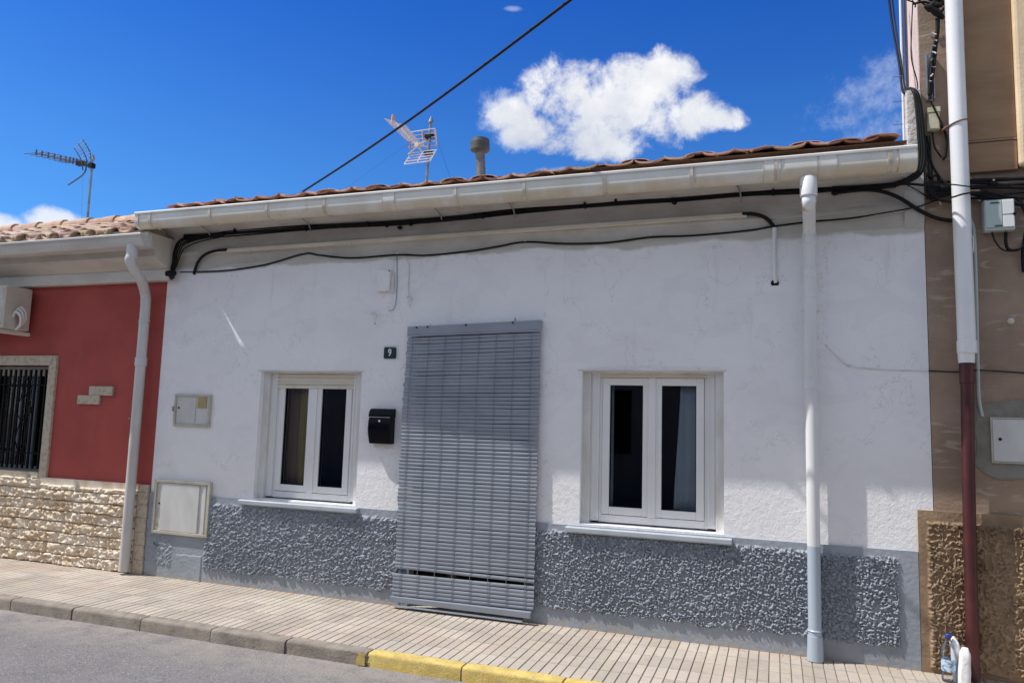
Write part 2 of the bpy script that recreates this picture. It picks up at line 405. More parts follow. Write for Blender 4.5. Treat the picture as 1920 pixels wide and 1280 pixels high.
# eaves cove
pr=[(.001,2.86),(-.004,2.93),(-.014,2.978),(-.032,2.990),(-.034,3.012),(-.026,3.03),(-.028,3.11),(-.038,3.16),(-.07,3.205),(-.14,3.232),(-.325,3.238),(-.325,3.262),(.001,3.262)]
XS=-5.17
part(MB().prism(pr,XS,X1-.12),'cornice',M_cove,smooth=30)
pin=pr[:9]+[(-.14,3.238),(-.14,3.262),(.001,3.262)]
part(MB().prism(pin,X0-.02,XS),'cornice',M_cove,smooth=30)
def slab(q): 
    n_=len(q); m=MB(); m.add([(x,y,3.238) for x,y in q]+[(x,y,3.262) for x,y in q],[tuple(range(n_-1,-1,-1)),tuple(range(n_,2*n_))]+[(i,(i+1)%n_,n_+(i+1)%n_,n_+i) for i in range(n_)])
    return m
sf=slab([(X0-.02,-.142),(X0-.02,-.325),(XS,-.325),(XS,-.25),(-5.268,-.25),(-5.303,-.160),(-5.303,-.142)])  # boards leave a slit, shaped to throw a sun streak on the wall
part(sf,'soffit_board',M_cove)
part(slab([(-5.291,-.142),(-5.291,-.160),(-5.200,-.252),(XS,-.252),(XS,-.142)]),'soffit_board',M_cove)
part(MB().box(X0+.004,.0,3.1,XS,5.9,3.30),'parapet_cap',M_cove)
# rough patch of cove at the very right end
part(MB().prism([(.001,2.86),(-.006,2.90),(-.022,2.945),(-.030,2.99),(-.036,3.262),(.001,3.262)],X1-.12,X1),'cornice',M_cove,smooth=30)
# fascia
part(MB().prism([(-.335,3.242),(-.335,3.335),(-.30,3.365),(.0,3.44),(0,3.264),(-.30,3.264)],XS+.02,X1-.14),'fascia',M_wood)
# roof deck
E0=3.335; SL=.25
part(MB().prism([(-.33,3.37),(-.30,3.345),(3.0,3.345+3.3*SL),(6.1,3.345+.1),(6.1,3.1),(0.,3.1),(0,3.36)],XS+.004,X1-.14),'roof_deck',M_wood)
def tiles(x0,x1,y0,zf,rows,pitch,cw,mat,name,par,overhang,tl=.40,bright=(.8,1.15),r=None,jit=1.,FL_=.62,post=None):
    m=MB(); n=int((x1-x0)/cw); cw=(x1-x0)/n; dl=1/math.sqrt(1+pitch*pitch)
    R=r or cw*.36
    for i in range(n):
        for k in range(rows):
            xc=x0+(i+.5)*cw; 
            for kind in ((0,1) if i<n-1 else (0,)):
                random.seed(i*1000+k*10+kind+int(abs(x0)*10)); tn=random.uniform(*bright)
                m.cur=(tn,tn*random.uniform(.9,1.12),tn*random.uniform(.85,1.15))
                jx=random.uniform(-.012,.012)*jit; jy=random.uniform(-.018,.018)*jit; jz=random.uniform(-.006,.008)*jit
                if kind==0: cx=xc+jx; s=1
                else: cx=xc+cw*.5+jx; s=-1
                ya=y0+k*(tl-.07)*dl+jy+(.0 if kind==0 else -.0); yb=ya+tl*dl
                za=zf(ya)+jz+(.012); zb=zf(yb)+jz-.004
                N=8; vs=[]
                for (yy,z_,rr) in ((ya,za,R*1.0),(yb,zb,R*.82)):
                    for th in (0,.013):
                        for q in range(N+1):
                            an=PI*q/N; rr2=rr-th if s==1 else rr*.95
                            dz=math.sin(an)*rr2*FL_*s
                            base=.004 if s==1 else .040
                            vs.append((cx-math.cos(an)*rr2,yy,z_+base+dz-(0 if s==1 else th)))
                w_=N+1; fs=[]
                for q in range(N):
                    fs.append((q,q+1,2*w_+q+1,2*w_+q)); fs.append((w_+q+1,w_+q,3*w_+q,3*w_+q+1))
                    fs.append((q+1,q,w_+q,w_+q+1))
                fs.append((0,2*w_,3*w_,w_)); fs.append((w_-1,2*w_-1,4*w_-1,3*w_-1))
                m.add(vs,fs)
    if post: m.v=[(a,b,c+post(a)) for a,b,c in m.v]
    return part(m,name,mat,par,smooth=50)
rt=tiles(X0+.26,X1-.17,-.385,lambda y:3.345+(y+.33)*SL,10,SL,.228,M_tile,'roof_tiles',WH,0,bright=(.85,1.2),FL_=.235,jit=1.5,r=.110,post=lambda x:-.012+.042*sm(-2.6,.8,x)+.006*nz(x*2.3,1,1))
# white gutter
def gutter(x0,x1,yb,zt,h,d,mat,par,name='gutter',ogee=False):
    if not ogee: pr=[(yb,zt),(yb,zt-h*.93)]+[(yb-d*.5-(d*.5)*math.sin(a)*1.0,zt-h*.55-(h*.45)*math.cos(a)) for a in [PI*.5*k/8-.0 for k in range(-3,9)]]
    else: pr=[(yb,zt),(yb,zt-h),(yb-d*.55,zt-h),(yb-d*.62,zt-h*.95),(yb-d*.92,zt-h*.45),(yb-d*.95,zt-h*.22)]
    pr=[p for p in pr]
    outer=pr+[(yb-d,zt-.015)] 
    m=MB(); n=len(outer); th=.004
    inner=[(min(max(y,yb-d+th),yb-th) if True else y,max(z,zt-h+th)) for y,z in outer]
    vs=[(x,y,z) for x in (x0,x1) for y,z in outer]
    fs=[(k,k+1,n+k+1,n+k) for k in range(n-1)]
    m.add(vs,fs); m.add([(x,y+ (th if y<yb-d*.5 else -th)*1,z+th) for x in (x0,x1) for y,z in outer],[(n+k,n+k+1,k+1,k) for k in range(n-1)])
    m.prism([(yb-d-.012,zt-.018),(yb-d-.014,zt-.004),(yb-d-.008,zt+.003),(yb-d+.004,zt+.001),(yb-d+.006,zt-.016)],x0,x1)
    m.prism([(yb-.006,zt-.012),(yb-.006,zt+.004),(yb+.001,zt+.004),(yb+.001,zt-.012)],x0,x1)
    for x,dx in ((x0,.004),(x1,-.004)): 
        vs=[(x+dx,y,z) for y,z in outer]+[(x,y,z) for y,z in outer]
        m.add(vs,[tuple(range(n)),tuple(range(2*n-1,n-1,-1))]+[(k,k+1,n+k+1,n+k) for k in range(n-1)]+[(n-1,0,n,2*n-1)])
    return part(m,name,mat,par,smooth=35),outer
gt,gprof=gutter(-5.475,.853,-.337,3.285,.140,.118,M_gut,WH)
M_gutj=simple('stained_gutter_joint',(.62,.58,.50),(.42,.33,.22),9,.5,30,0,stretch=(1,1,.2),a=.45,b=.7)
def band(xc,wd,prof,mat,par,name,grow=.005):
    cy=sum(p[0] for p in prof)/len(prof); cz=sum(p[1] for p in prof)/len(prof)
    m=MB(); n=len(prof)
    o=[(cy+(y-cy)*(1+grow/.06),cz+(z-cz)*(1+grow/.07)) for y,z in prof]
    o2=[(cy+(y-cy)*(1-.03),cz+(z-cz)*(1-.03)) for y,z in prof]
    vs=[(x,y,z) for x in (xc-wd/2,xc+wd/2) for y,z in o]+[(x,y,z) for x in (xc-wd/2,xc+wd/2) for y,z in o2]
    fs=[(k,k+1,n+k+1,n+k) for k in range(n-1)]+[(2*n+k,2*n+k+1,k+1,k) for k in range(n-1)]+[(n+k,n+k+1,3*n+k+1,3*n+k) for k in range(n-1)]
    fs+=[(n-1,2*n+n-1,3*n+n-1,2*n-1)]
    m.add(vs,fs); return part(m,name,mat,par,smooth=40)
for x in (-5.30,-4.632,-4.032,-3.467,-2.294,-1.74,-1.134,-.527,.02,.70): band(x,.024,gprof,M_gutj,gt,'bracket',.011)
for x in (-5.45,-2.873,-.005,.338,.80): band(x,.10 if x!=-5.45 else .04,gprof,M_gut,gt,'gutter_joint',.007)
for x in (-5.43,-2.925,-2.82,-.057,.047,.285,.391,.748,.852): band(x,.007,gprof,M_gutj,gt,'joint_edge',.009)
band(.175,.20,gprof,M_gut,gt,'gutter_outlet',.007)
for x in (-5.0,-2.62,-1.98,-.25,-3.9):
    m=MB(); m.tube([(x,-.33,3.225),(x+.01,-.18,3.218),(x+.03,-.08,3.175),(x+.035,-.045,3.12)],.006,6); part(m,'bracket_strap',M_steel,WH)
# white downpipe
XP=.236
m=MB(); m.tube(spl([(.222,-.398,3.165),(.222,-.398,3.02),(.223,-.385,2.965),(.232,-.20,2.905),(XP,-.10,2.865),(XP,-.082,2.80),(XP,-.080,2.6),(XP,-.078,0.03)],6),.0415,20)
dp=part(m,'downpipe',M_pipe,smooth=40)
def collar(x,y,z0,z1,r,mat,par,name='pipe_collar'):
    m=MB(); h=z1-z0
    m.tube([(x,y,z0),(x,y,z0+.004),(x,y,z1-.006),(x,y,z1)],[r-.004,r,r,r-.005],20); return part(m,name,mat,par,smooth=40)
collar(.222,-.398,3.02,3.15,.054,M_pipe,dp); collar(.2225,-.396,2.975,3.02,.046,M_pipe,dp)
for z0,z1,r in ((2.775,2.86,.0465),(2.60,2.62,.047),(2.53,2.545,.047),(2.40,2.43,.0465),(1.77,1.84,.047),(.19,.20,.047)): collar(XP,-.079,z0,z1,r,M_pipe,dp)
m=MB(); m.tube([(XP-.065,-.079,2.315),(XP+.065,-.079,2.315)],.006,6); m.tube([(XP+.05,-.079,2.315),(XP+.05,.0,2.315)],.005,6); part(m,'pipe_clamp',M_pipe,dp)
m=MB(); m.tube([(XP,-.078,.16),(XP,-.078,.005)],[.047,.052],20); part(m,'pipe_shoe',M_pipe,dp,smooth=40)

# grey base
def hf_right(x,z):
    e=.02*nz(x*12,z*12,3)
    k=sm(.115,.135,z+e*1.2)*(1-sm(.675,.70,z+e*.7))*(1-sm(.735,.76,x+e))
    return .010+k*.0165*stucco(x,z,False,1.3)+.001*nz(x*40,z*40,0)
def hf_left(x,z):
    e=.03*nz(x*12,z*12,3)
    k=sm(.10,.12,z+e*1.2)*(1-sm(.665,.70,z+e*.7))
    k*=max(sm(-4.83,-4.80,x+e*.3), (.35*(1-sm(-5.20,-5.16,x))))
    h=.010+k*.0165*stucco(x,z,True,1.25)+.0012*nz(x*40,z*40,0)
    if -5.24<x<-4.84 and z<.215+.08*max(0,1-abs(x+5.2)/.07)+.01*nz(x*20,0,0): h+=.006
    return h
dl=relief('base_render',X0,DR[0]-.07,-.01,.748,.0044,hf_left,-.002,M_grey,WH)
dr=relief('base_render',DR[1]+.07,.862,-.01,.740,.0044,hf_right,-.002,M_grey,WH)
for o in (dl,dr): o.location=-WH.location
for a in (DR[0]-.07,DR[1]): part(MB().box(a,-.008,-.01,a+.07,.002,.745),'base_render',M_grey)
# front door behind the blind
m=MB(); m.box(DR[0]+.05,.10,.02,DR[1]-.05,.15,DR[3]-.05)
door=part(m,'door',M_brownwood,bevel=.004)
m=MB(); m.box(DR[0],.08,0,DR[0]+.05,.2,DR[3]); m.box(DR[1]-.05,.08,0,DR[1],.2,DR[3]); m.box(DR[0]+.05,.08,DR[3]-.05,DR[1]-.05,.2,DR[3]); part(m,'door_frame',M_brownwood,door)
m=MB(); m.tube([(DR[0]+.12,.07,1.0),(DR[0]+.12,.07,1.06)],.012,10); m.tube([(DR[0]+.12,.07,1.03),(DR[0]+.12,.1,1.03)],.007,8); part(m,'handle',M_steel,door)
m=MB(); m.box(DR[0],.0,-.05,DR[1],.30,.012); part(m,'doorstep',M_cream,door)

def ring(m,x0,x1,z0,z1,wl,wr,wt,wb,y0,y1):
    m.box(x0,y0,z0,x0+wl,y1,z1); m.box(x1-wr,y0,z0,x1,y1,z1)
    if wt: m.box(x0+wl,y0,z1-wt,x1-wr,y1,z1)
    if wb: m.box(x0+wl,y0,z0,x1-wr,y1,z0+wb)
def window(W,shut,label):
    x0,x1,z0,z1=W
    m=MB(); ring(m,x0,x1,z0,z1,.058,.058,.014,0,.050,.31)
    wn=part(m,'window',M_reveal,bevel=.003); wn['label']=label
    for a in (x0+.058,x1-.058-.062):
        m=MB(); m.box(a,.082,z0+.02,a+.062,.13,z1-.014); m.box(a+.010,.078,z0+.02,a+.016,.082,z1-.014); m.box(a+.046,.078,z0+.02,a+.052,.082,z1-.014)
        part(m,'shutter_guide',M_pvc,wn,bevel=.0015)
    fx0,fx1=x0+.120,x1-.120; fz0,fz1=z0+.012,z1-.014
    m=MB(); ring(m,fx0,fx1,fz0,fz1,.022,.022,.03,.055,.10,.16); part(m,'window_frame',M_pvc,wn,bevel=.003)
    # shutter
    ns=shut; zz=fz1
    m=MB(); hh=.034
    for k in range(ns):
        za=zz-(k+1)*hh; m.prism([(.093,za+.001),(.087,za+.008),(.085,za+hh*.5),(.087,za+hh-.006),(.093,za+hh-.001),(.098,za+hh-.001),(.098,za+.001)],fx0-.02+.02,fx1-.0)
    m.box(fx0,.083,zz-ns*hh-.03,fx1,.098,zz-ns*hh-.001)
    s_=part(m,'roller_shutter',M_shutter,wn,smooth=30)
    zb=zz-ns*hh-.03
    for q in (.22,.80):
        m=MB(); x=fx0+(fx1-fx0)*q; m.tube([(x,.083,zb+.015),(x,.070,zb+.013)],[.010,.012],10)
        part(m,'shutter_stop',M_shutter,s_,smooth=30)
    # two sashes
    xm=(fx0+fx1)/2; sz0=fz0+.06; sz1=fz1-.032
    for q,(a,b_) in enumerate(((fx0+.024,xm-.014),(xm+.014,fx1-.024))):
        m=MB(); wl=.056
        # stepped profile stiles and rails
        for (g0,y0) in ((0,.092),(.0,.097)):
            pass
        ring(m,a,b_,sz0,sz1,wl,wl,wl,wl,.092,.15)
        sash=part(m,'sash',M_pvc,wn,bevel=.004,seg=3)
        m=MB(); ring(m,a+wl,b_-wl,sz0+wl,sz1-wl,.006,.006,.006,.006,.104,.13); part(m,'gasket',M_black,sash)
        m=MB(); m.box(a+wl+.002,.114,sz0+wl+.002,b_-wl-.002,.118,sz1-wl-.002); part(m,'pane',M_glass,sash)
    m=MB(); m.box(xm-.027,.082,sz0-.004,xm+.027,.0915,min(sz1+.004,zb-.001)); part(m,'mullion',M_pvc,wn,bevel=.004)
    return wn
wa=window(W1,3,'white window with shutter partly down and ochre curtain inside')
wb_=window(W2,0,'white window with shutter fully up and pale curtain inside')
for W,wn,xa,xb,zt in ((W1,wa,-4.455,-3.262,.752),(W2,wb_,-1.478,-.288,.738)):
    m=MB(); m.prism([(.30,zt),(.30,zt-.035),(-.004,zt-.045),(-.050,zt-.048),(-.056,zt-.040),(-.056,zt-.012),(-.050,zt-.006)],xa,xb)
    part(m,'sill',simple('grey_painted_sill',(.42,.46,.50),(.36,.40,.44),8,.6,50,.001) if wn is wa else bpy.data.materials['grey_painted_sill'],wn,bevel=.002)
# plaster lip over the right window
m=MB(); pts=[(W2[0]+.05+.05*k,-.003,W2[3]+.030+.006*nz(k*1.7,2,3)) for k in range(20)]
m.tube(pts,.0035,6); part(m,'plaster_edge',M_white)
# thin ledge above windows
for W in (W1,W2):
    m=MB(); m.box(W[0]-.03,-.004,W[3]-.002,W[1]+.02,.002,W[3]+.010); part(m,'lintel_edge',M_creamw)

# curtains inside
def curtain(name,label,x0,x1,z0,z1,y,mat,amp=.02,freq=60,skew=0.):
    m=MB(); N=int((x1-x0)/.008)+2; K=8; vs=[]
    for j in range(K+1):
        z=z0+(z1-z0)*j/K
        for i in range(N+1):
            u=i/N; x=x0+(x1-x0)*u
            if skew: x+=skew*(1-j/K)*(1-u)
            vs.append((x,y+amp*math.sin(freq*x+.6*math.sin(3*z))+amp*.4*math.sin(freq*2.3*x+z),z))
    w_=N+1
    m.add(vs,[(j*w_+i,j*w_+i+1,(j+1)*w_+i+1,(j+1)*w_+i) for j in range(K) for i in range(N)])
    o=m.build(name,mat,None,smooth=60); sd=o.modifiers.new('thickness','SOLIDIFY'); sd.thickness=.002
    return tag(o,label,'curtain')
curtain('curtain','ochre curtain strip hanging behind the left pane of the left window',-4.03,-3.86,.84,1.80,.185,M_curto,.010,70)
curtain('curtain','brown curtain hanging at the far left behind the left pane of the left window',-4.40,-4.02,.84,1.80,.20,M_curtb,.010,55)
curtain('curtain','narrow pale curtain hanging at the left edge of the right window',-1.40,-1.17,.84,1.86,.185,M_curtw,.010,70)
curtain('curtain','white curtain drawn to the right edge of the right window',-.66,-.30,.84,1.86,.190,M_curtw,.014,48,-.06)

# ================================================================== DOOR BLIND
BL=thing('door_blind','blue grey slatted roll blind hanging in front of the doorway','blind',(-2.29,0,0))
bx0,bx1=-2.868,-1.712
def by(x,z):   # how far the blind hangs off the wall
    u=(x-bx0)/(bx1-bx0); l=1-u
    return -(.030+.034*l*sm(2.2,1.6,z)+.016*(1-z/2.2))
m=MB(); zz=.10; k=0
random.seed(3)
NS=0
while zz<2.158:
    gap=.0
    if 0.262<zz<.300 and gap==0: zz=.307
    random.seed(k+50)
    dz0=random.uniform(-.0022,.0022); dz1=random.uniform(-.0022,.0022)
    jx0=random.uniform(-.006,.006); jx1=random.uniform(-.004,.004)
    extra=-.014 if zz<.26 else 0
    tn=random.uniform(.93,1.06); m.cur=(tn,tn,tn)
    if .300<zz<.312: dz1-=.012
    N=8; vs=[]; prof=[(.006,.000),(-.002,.0008),(-.0050,.006),(-.0058,.0135),(-.0050,.021),(-.002,.0268),(.006,.0276)]
    for i in range(N+1):
        u=i/N; x=bx0+jx0+extra+(bx1+jx1-bx0-jx0-extra)*u
        zc=zz+dz0*(1-u)+dz1*u+.034*u*sm(1.0,2.15,zz)+.0025*nz(x*2.5,k*.7,1)
        for y,z in prof: vs.append((x,by(x,zz)+y,zc+z*.98))
    n=len(prof); fs=[(i*n+q,(i+1)*n+q,(i+1)*n+q+1,i*n+q+1) for i in range(N) for q in range(n-1)]
    fs+=[(i*n+n-1,(i+1)*n+n-1,(i+1)*n,i*n) for i in range(N)]+[tuple(range(n)),tuple(range(N*n+n-1,N*n-1,-1))]
    m.add(vs,fs); zz+=.0290; k+=1
def bpart(m,name,mat,par=BL,**kw): return part(m,name,mat,par,**kw)
sl=bpart(m,'slats',M_blind,smooth=50)
m=MB(); m.cur=(1.05,1.05,1.05)
m.plate([(bx0+.004,2.178),(bx1,2.208),(bx1+.004,2.288),(bx0+.002,2.252)],-.052,-.004); bpart(m,'head_board',M_blind,bevel=.003)
m=MB(); m.cur=(1.5,1.5,1.5); m.plate([(bx0+.0,2.170),(bx1,2.200),(bx1,2.206),(bx0,2.176)],-.058,-.03); bpart(m,'head_trim',M_blind)
m=MB(); m.cur=(.9,.9,.9)
m.plate([(bx0-.022,.052),(bx1-.006,.050),(bx1-.006,.096),(bx0-.022,.094)],-.098,-.060); bpart(m,'bottom_board',M_blind,bevel=.004)
m=MB(); m.cur=(1.3,1.3,1.3); m.plate([(bx0+.01,.020),(bx1-.07,.018),(bx1-.07,.028),(bx0+.01,.030)],-.10,-.085); bpart(m,'bottom_rod',M_blind)
for c_ in range(8):
    x=bx0+.052+c_*.1475; pts=[]
    for q in range(40):
        z=2.185-(2.185-.022)*q/39; pts.append((x+.003*nz(c_,z*3,2),by(x,z)-.0095-.002*abs(nz(q*2.1,c_,0)),z))
    bpart(MB().tube(pts,.0021,5),'cord',M_cord)
for x,dz in ((bx0+.09,.022),(bx0+.19,.028),(bx0+.53,.018),(bx0+.93,.045)):
    z=2.252+(x-bx0)/(bx1-bx0)*.036-.012
    bpart(MB().tube([(x,-.052,z),(x,-.066,z+.004)],.006,8),'screw',M_black); bpart(MB().tube([(x,-.01,z),(x+.004,-.012,z+dz)],.003,6),'hook',M_black)

# ================================================================== LETTER BOX
LB=thing('letter_box','glossy black wall letter box between left window and door blind','letter box',(-3.06,0,1.28))
lx0,lx1,lz0,lz1=-3.168,-2.966,1.283,1.572
def lbprof(z): # bulge
    u=(z-lz0)/(lz1-lz0); return -(.055+.040*math.sin(PI*min(1,max(0,u*.95+.05))))
m=MB(); pf=[(-.003,lz0)]+[(lbprof(lz0+(1.498-lz0)*k/12),lz0+(1.498-lz0)*k/12) for k in range(13)]+[(-.003,1.498)]
m.prism(pf,lx0,lx1); body=part(m,'body',M_blk_gloss,LB,smooth=40,bevel=.003)
m=MB(); pf=[(-.003,1.502),(lbprof(1.5)-.006,1.502)]+[(lbprof(1.5)-.006+.055*(k/8)**2,1.502+(lz1-1.502)*math.sin(PI/2*k/8)) for k in range(1,9)]+[(-.003,lz1)]
m.prism(pf,lx0-.003,lx1+.003); part(m,'lid',M_blk_gloss,LB,smooth=40,bevel=.002)
m=MB(); m.box(lx0+.004,lbprof(1.5)-.010,1.498,lx1-.002,lbprof(1.5)-.004,1.5035); part(m,'lid_trim',M_steel,LB)
m=MB(); y=lbprof(1.475); m.tube([(-3.064,y-.006,1.470),(-3.064,y+.01,1.470)],.0085,14); part(m,'lock',M_alum,LB,smooth=40)
for z,x in ((1.54,-2.99),(1.525,-3.01)):
    m=MB(); m.tube([(x,-.075,z),(x,-.05,z)],.0035,8); part(m,'screw',M_alum,LB)

# ================================================================== NUMBER PLATE
NP=thing('house_number_plate','small dark green enamel plate reading 9 beside the door blind','sign',(-3.03,0,2.04))
px0,px1,pz0,pz1=-3.098,-2.985,1.992,2.086
m=MB(); r=.012; out=[]
for cx,cz,a0 in ((px1-r,pz1-r,0),(px0+r,pz1-r,90),(px0+r,pz0+r,180),(px1-r,pz0+r,270)):
    out+=[(cx+r*math.cos(math.radians(a0+q*22.5)),cz+r*math.sin(math.radians(a0+q*22.5))) for q in range(5)]
m.plate(out,-.012,-.001); part(m,'plate',M_plate,NP,bevel=.0015)
m=MB(); ring(m,px0-.008,px1+.016,pz0-.010,pz1+.016,.006,.006,.006,.006,-.005,.0); part(m,'plate_border',M_white,NP)
cu=bpy.data.curves.new('nine','FONT'); cu.body='9'; cu.size=.086; cu.extrude=.001; cu.align_x='CENTER'; cu.align_y='CENTER'; cu.offset=.0012
tmp=bpy.data.objects.new('tmp',cu); COL.objects.link(tmp); bpy.context.view_layer.update()
me=bpy.data.meshes.new_from_object(tmp); bpy.data.objects.remove(tmp); me.materials.clear(); me.materials.append(M_num)
d9=bpy.data.objects.new('digit',me); link(d9,NP); d9.rotation_euler=(PI/2,0,0); d9.scale=(.78,1,1)
d9.location=Vector(((px0+px1)/2+.001,-.0135,(pz0+pz1)/2))-NP.location

# ================================================================== CABINETS
def cabinet(name,label,x0,x1,z0,z1,out,fr,door_in,lockx,lockz,mats=(M_cabf,M_cab),tilt=0):
    T=thing(name,label,'cabinet',((x0+x1)/2,0,z0))
    m=MB(); ring(m,x0,x1,z0,z1,fr,fr,fr,fr,-out,-.001); part(m,'frame',mats[0],T,bevel=.003)
    m=MB(); m.box(x0+fr,-out*.55,z0+fr,x1-fr,-.002,z1-fr); part(m,'door',mats[1],T,bevel=.002)
    m=MB(); m.tube([(lockx,-out*.55-.004,lockz),(lockx,-out*.5,lockz)],.009,12); part(m,'lock',M_hole,T)
    return T
c1=cabinet('meter_cabinet','small whitish meter cabinet with ochre label at upper left of white house',-5.275,-4.858,1.366,1.662,.022,.022,0,-5.225,1.535)
m=MB(); m.box(-5.005,-.0175,1.535,-4.905,-.0125,1.64); part(m,'label_plate',M_ochre,c1)
m=MB(); m.box(-5.292,-.026,1.50,-5.277,-.002,1.545); part(m,'hinge',M_steel,c1)
m=MB(); m.box(-5.03,-.0155,1.40,-5.026,-.0125,1.63); part(m,'door_seam',M_cabf,c1)
c2=cabinet('supply_cabinet','large white supply cabinet low on the wall beside the red house pipe',-5.420,-4.782,.386,.872,.036,.026,0,-5.36,.655)
m=MB(); m.box(-5.335,-.030,.415,-4.905,-.0205,.842); part(m,'door_panel',M_cab,c2,bevel=.003)
m=MB(); m.box(-4.86,-.030,.415,-4.83,-.0205,.842); part(m,'side_trim',M_cab,c2,bevel=.003)
m=MB(); m.plate([(-5.385,.452),(-5.345,.452),(-5.365,.486)],-.0225,-.0200); part(m,'warning_sticker',simple('yellow_sticker',(.6,.45,.1),(.45,.35,.1),30,.5),c2)
m=MB(); m.plate([(-5.385,.53),(-5.35,.52),(-5.345,.60),(-5.36,.63),(-5.38,.58)],-.0222,-.0200); part(m,'peeled_paint',M_cabf,c2)
m=MB(); m.box(-5.436,-.03,.62,-5.424,-.002,.665); part(m,'hinge',M_steel,c2)
m=MB(); m.tube([(-5.40,-.012,.30),(-5.37,-.03,.285),(-5.33,-.022,.275)],.004,6); part(m,'wire_stub',M_black,c2)

# ================================================================== SMALL FITTINGS on the white wall
J=thing('junction_box','small white painted junction box with drooping wire above the number plate','junction box',P(725,525))
a=P(712,508);b2=P(734,546)
m=MB(); m.box(a.x,-.045,b2.z,b2.x,-.001,a.z); part(m,'box_body',M_white,J,bevel=.006)
m=MB(); m.box(b2.x+.001,-.022,b2.z-.015,b2.x+.028,-.001,a.z-.03); part(m,'box_side',M_creamw,J,bevel=.004)
m=MB(); m.tube(spl([P(744,478,-.004),P(744.5,520,-.004),P(743,560,-.006),P(738,580,-.01),P(728,582,-.01)],6),.0028,6); part(m,'wire',M_cord,J)
m=MB(); m.tube([(b2.x-.004,-.046,a.z-.012),(b2.x-.004,-.052,a.z-.012)],.006,8); part(m,'screw',M_black,J)
o=MB().tube(spl([P(697,586,0),P(701,587,-.03),P(704,590,-.035),P(703,606,-.035)],5),.010,10).build('pipe_stub',M_reveal,None,smooth=40); tag(o,'short white bent pipe stub above and left of the number plate','pipe stub')
o=MB().tube([P(703,604.5,-.035),P(702.9,607.5,-.035)],.006,10).build('stub_mouth',M_hole,o)
T=thing('wire_hook','white painted wire ending in a hook to the left above the blind','wire hook',P(768,560))
m=MB(); m.tube(spl([P(754,478,-.004),P(762,486,-.005),P(767,500,-.005),P(766,545,-.005),P(768,556,-.008)],6),.004,6); part(m,'wire',M_reveal,T)
m=MB(); m.tube(spl([P(763,557,-.006),P(768,554,-.03),P(772,560,-.03),P(767,568,-.02),P(769,575,-.01)],6),.0065,8); part(m,'hook',M_reveal,T,smooth=50)
T=thing('wall_conduit','white vertical conduit ending in a black hole left of the downpipe','conduit',P(1452,480))
m=MB(); m.tube([P(1452,430,-.012),P(1451.5,500,-.012),P(1453,524,-.012),P(1455,530,-.006)],.0125,12); part(m,'tube',M_pvc,T,smooth=50)
m=MB(); m.tube([P(1452,427,-.012),P(1452,446,-.012)],.0155,12); part(m,'socket',M_pvc,T,smooth=50)
m=MB(); m.tube([P(1453,531,-.003),P(1453,531,.0)],.028,14); part(m,'hole',M_hole,T)

# ================================================================== CABLES on the white house
CB=thing('eaves_cable_bundle','thick bundle of black cables clipped along the eaves of the white house','cables',P(960,390,-.1))
base=[(345,444),(400,440),(440,436),(560,428),(640,422),(740,418),(860,408),(960,397),(1080,386),(1180,379),(1280,371),(1400,363),(1500,358),(1600,352),(1680,346)]
random.seed(21)
for k,(dy,r,ph) in enumerate(((-4,.007,0),(0,.010,1),(3.5,.008,2),(-1.5,.0055,3),(6,.006,4),(2,.009,5))):
    pts=[]
    for i,(x,y) in enumerate(base):
        j=2.2*nz(i*.9,ph*3.3,1.7); pts.append(P(x,y+dy*.8+j*1.3,-.052-.012*nz(i*.8,ph,0)))
    m=MB(); m.tube(spl(pts,5),r,6); part(m,'cable',M_black,CB,smooth=60)
# drop at the left end
for k,(dx,dy,r) in enumerate(((0,0,.010),(5,3,.009),(10,5,.007),(15,10,.006),(-4,-2,.007))):
    pts=[P(420,438+dy*.5,-.055),P(372,444+dy,-.06),P(340+dx*.6,452+dy*1.2,-.07),P(329+dx*.8,472,-.09),P(325+dx*.5,495,-.07),P(318+dx*.4,512,-.04)]
    m=MB(); m.tube(spl(pts,7),r,6); part(m,'cable',M_black,CB,smooth=60)
for x,y in ((441,433),(573,428),(690,420),(770,418),(888,405),(905,404),(1097,385),(1155,378),(1262,376),(1450,360)):
    m=MB(); p=P(x,y,-.055); m.box(p.x-.009,-.075,p.z-.024,p.x+.009,-.036,p.z+.018); part(m,'clip',M_black,CB,bevel=.003)
for x,y,s in ((725,424,.013),(750,427,.019),(1265,381,.014),(1565,362,.020)):
    m=MB(); p=P(x,y,-.065); m.tube([p+Vector((-.02*s/.013*.7,0,.004)),p,p+Vector((.02*s/.013*.7,0,-.003))],[s*.6,s,s*.6],8); part(m,'splice',M_black,CB,smooth=60)
# insulated end clamp
m=MB(); p=P(319,513,-.06); m.tube([p+Vector((-.03,0,0)),p+Vector((.035,0,0))],[.034,.030],12); m.tube([p+Vector((.04,-.01,.0)),p+Vector((.05,-.03,.0))],[.036,.030],12)
m.tube([p+Vector((.0,0,-.02)),p+Vector((.03,-.01,-.055)),p+Vector((.06,-.01,-.04))],.010,7); part(m,'end_clamp',M_black,CB,smooth=50)
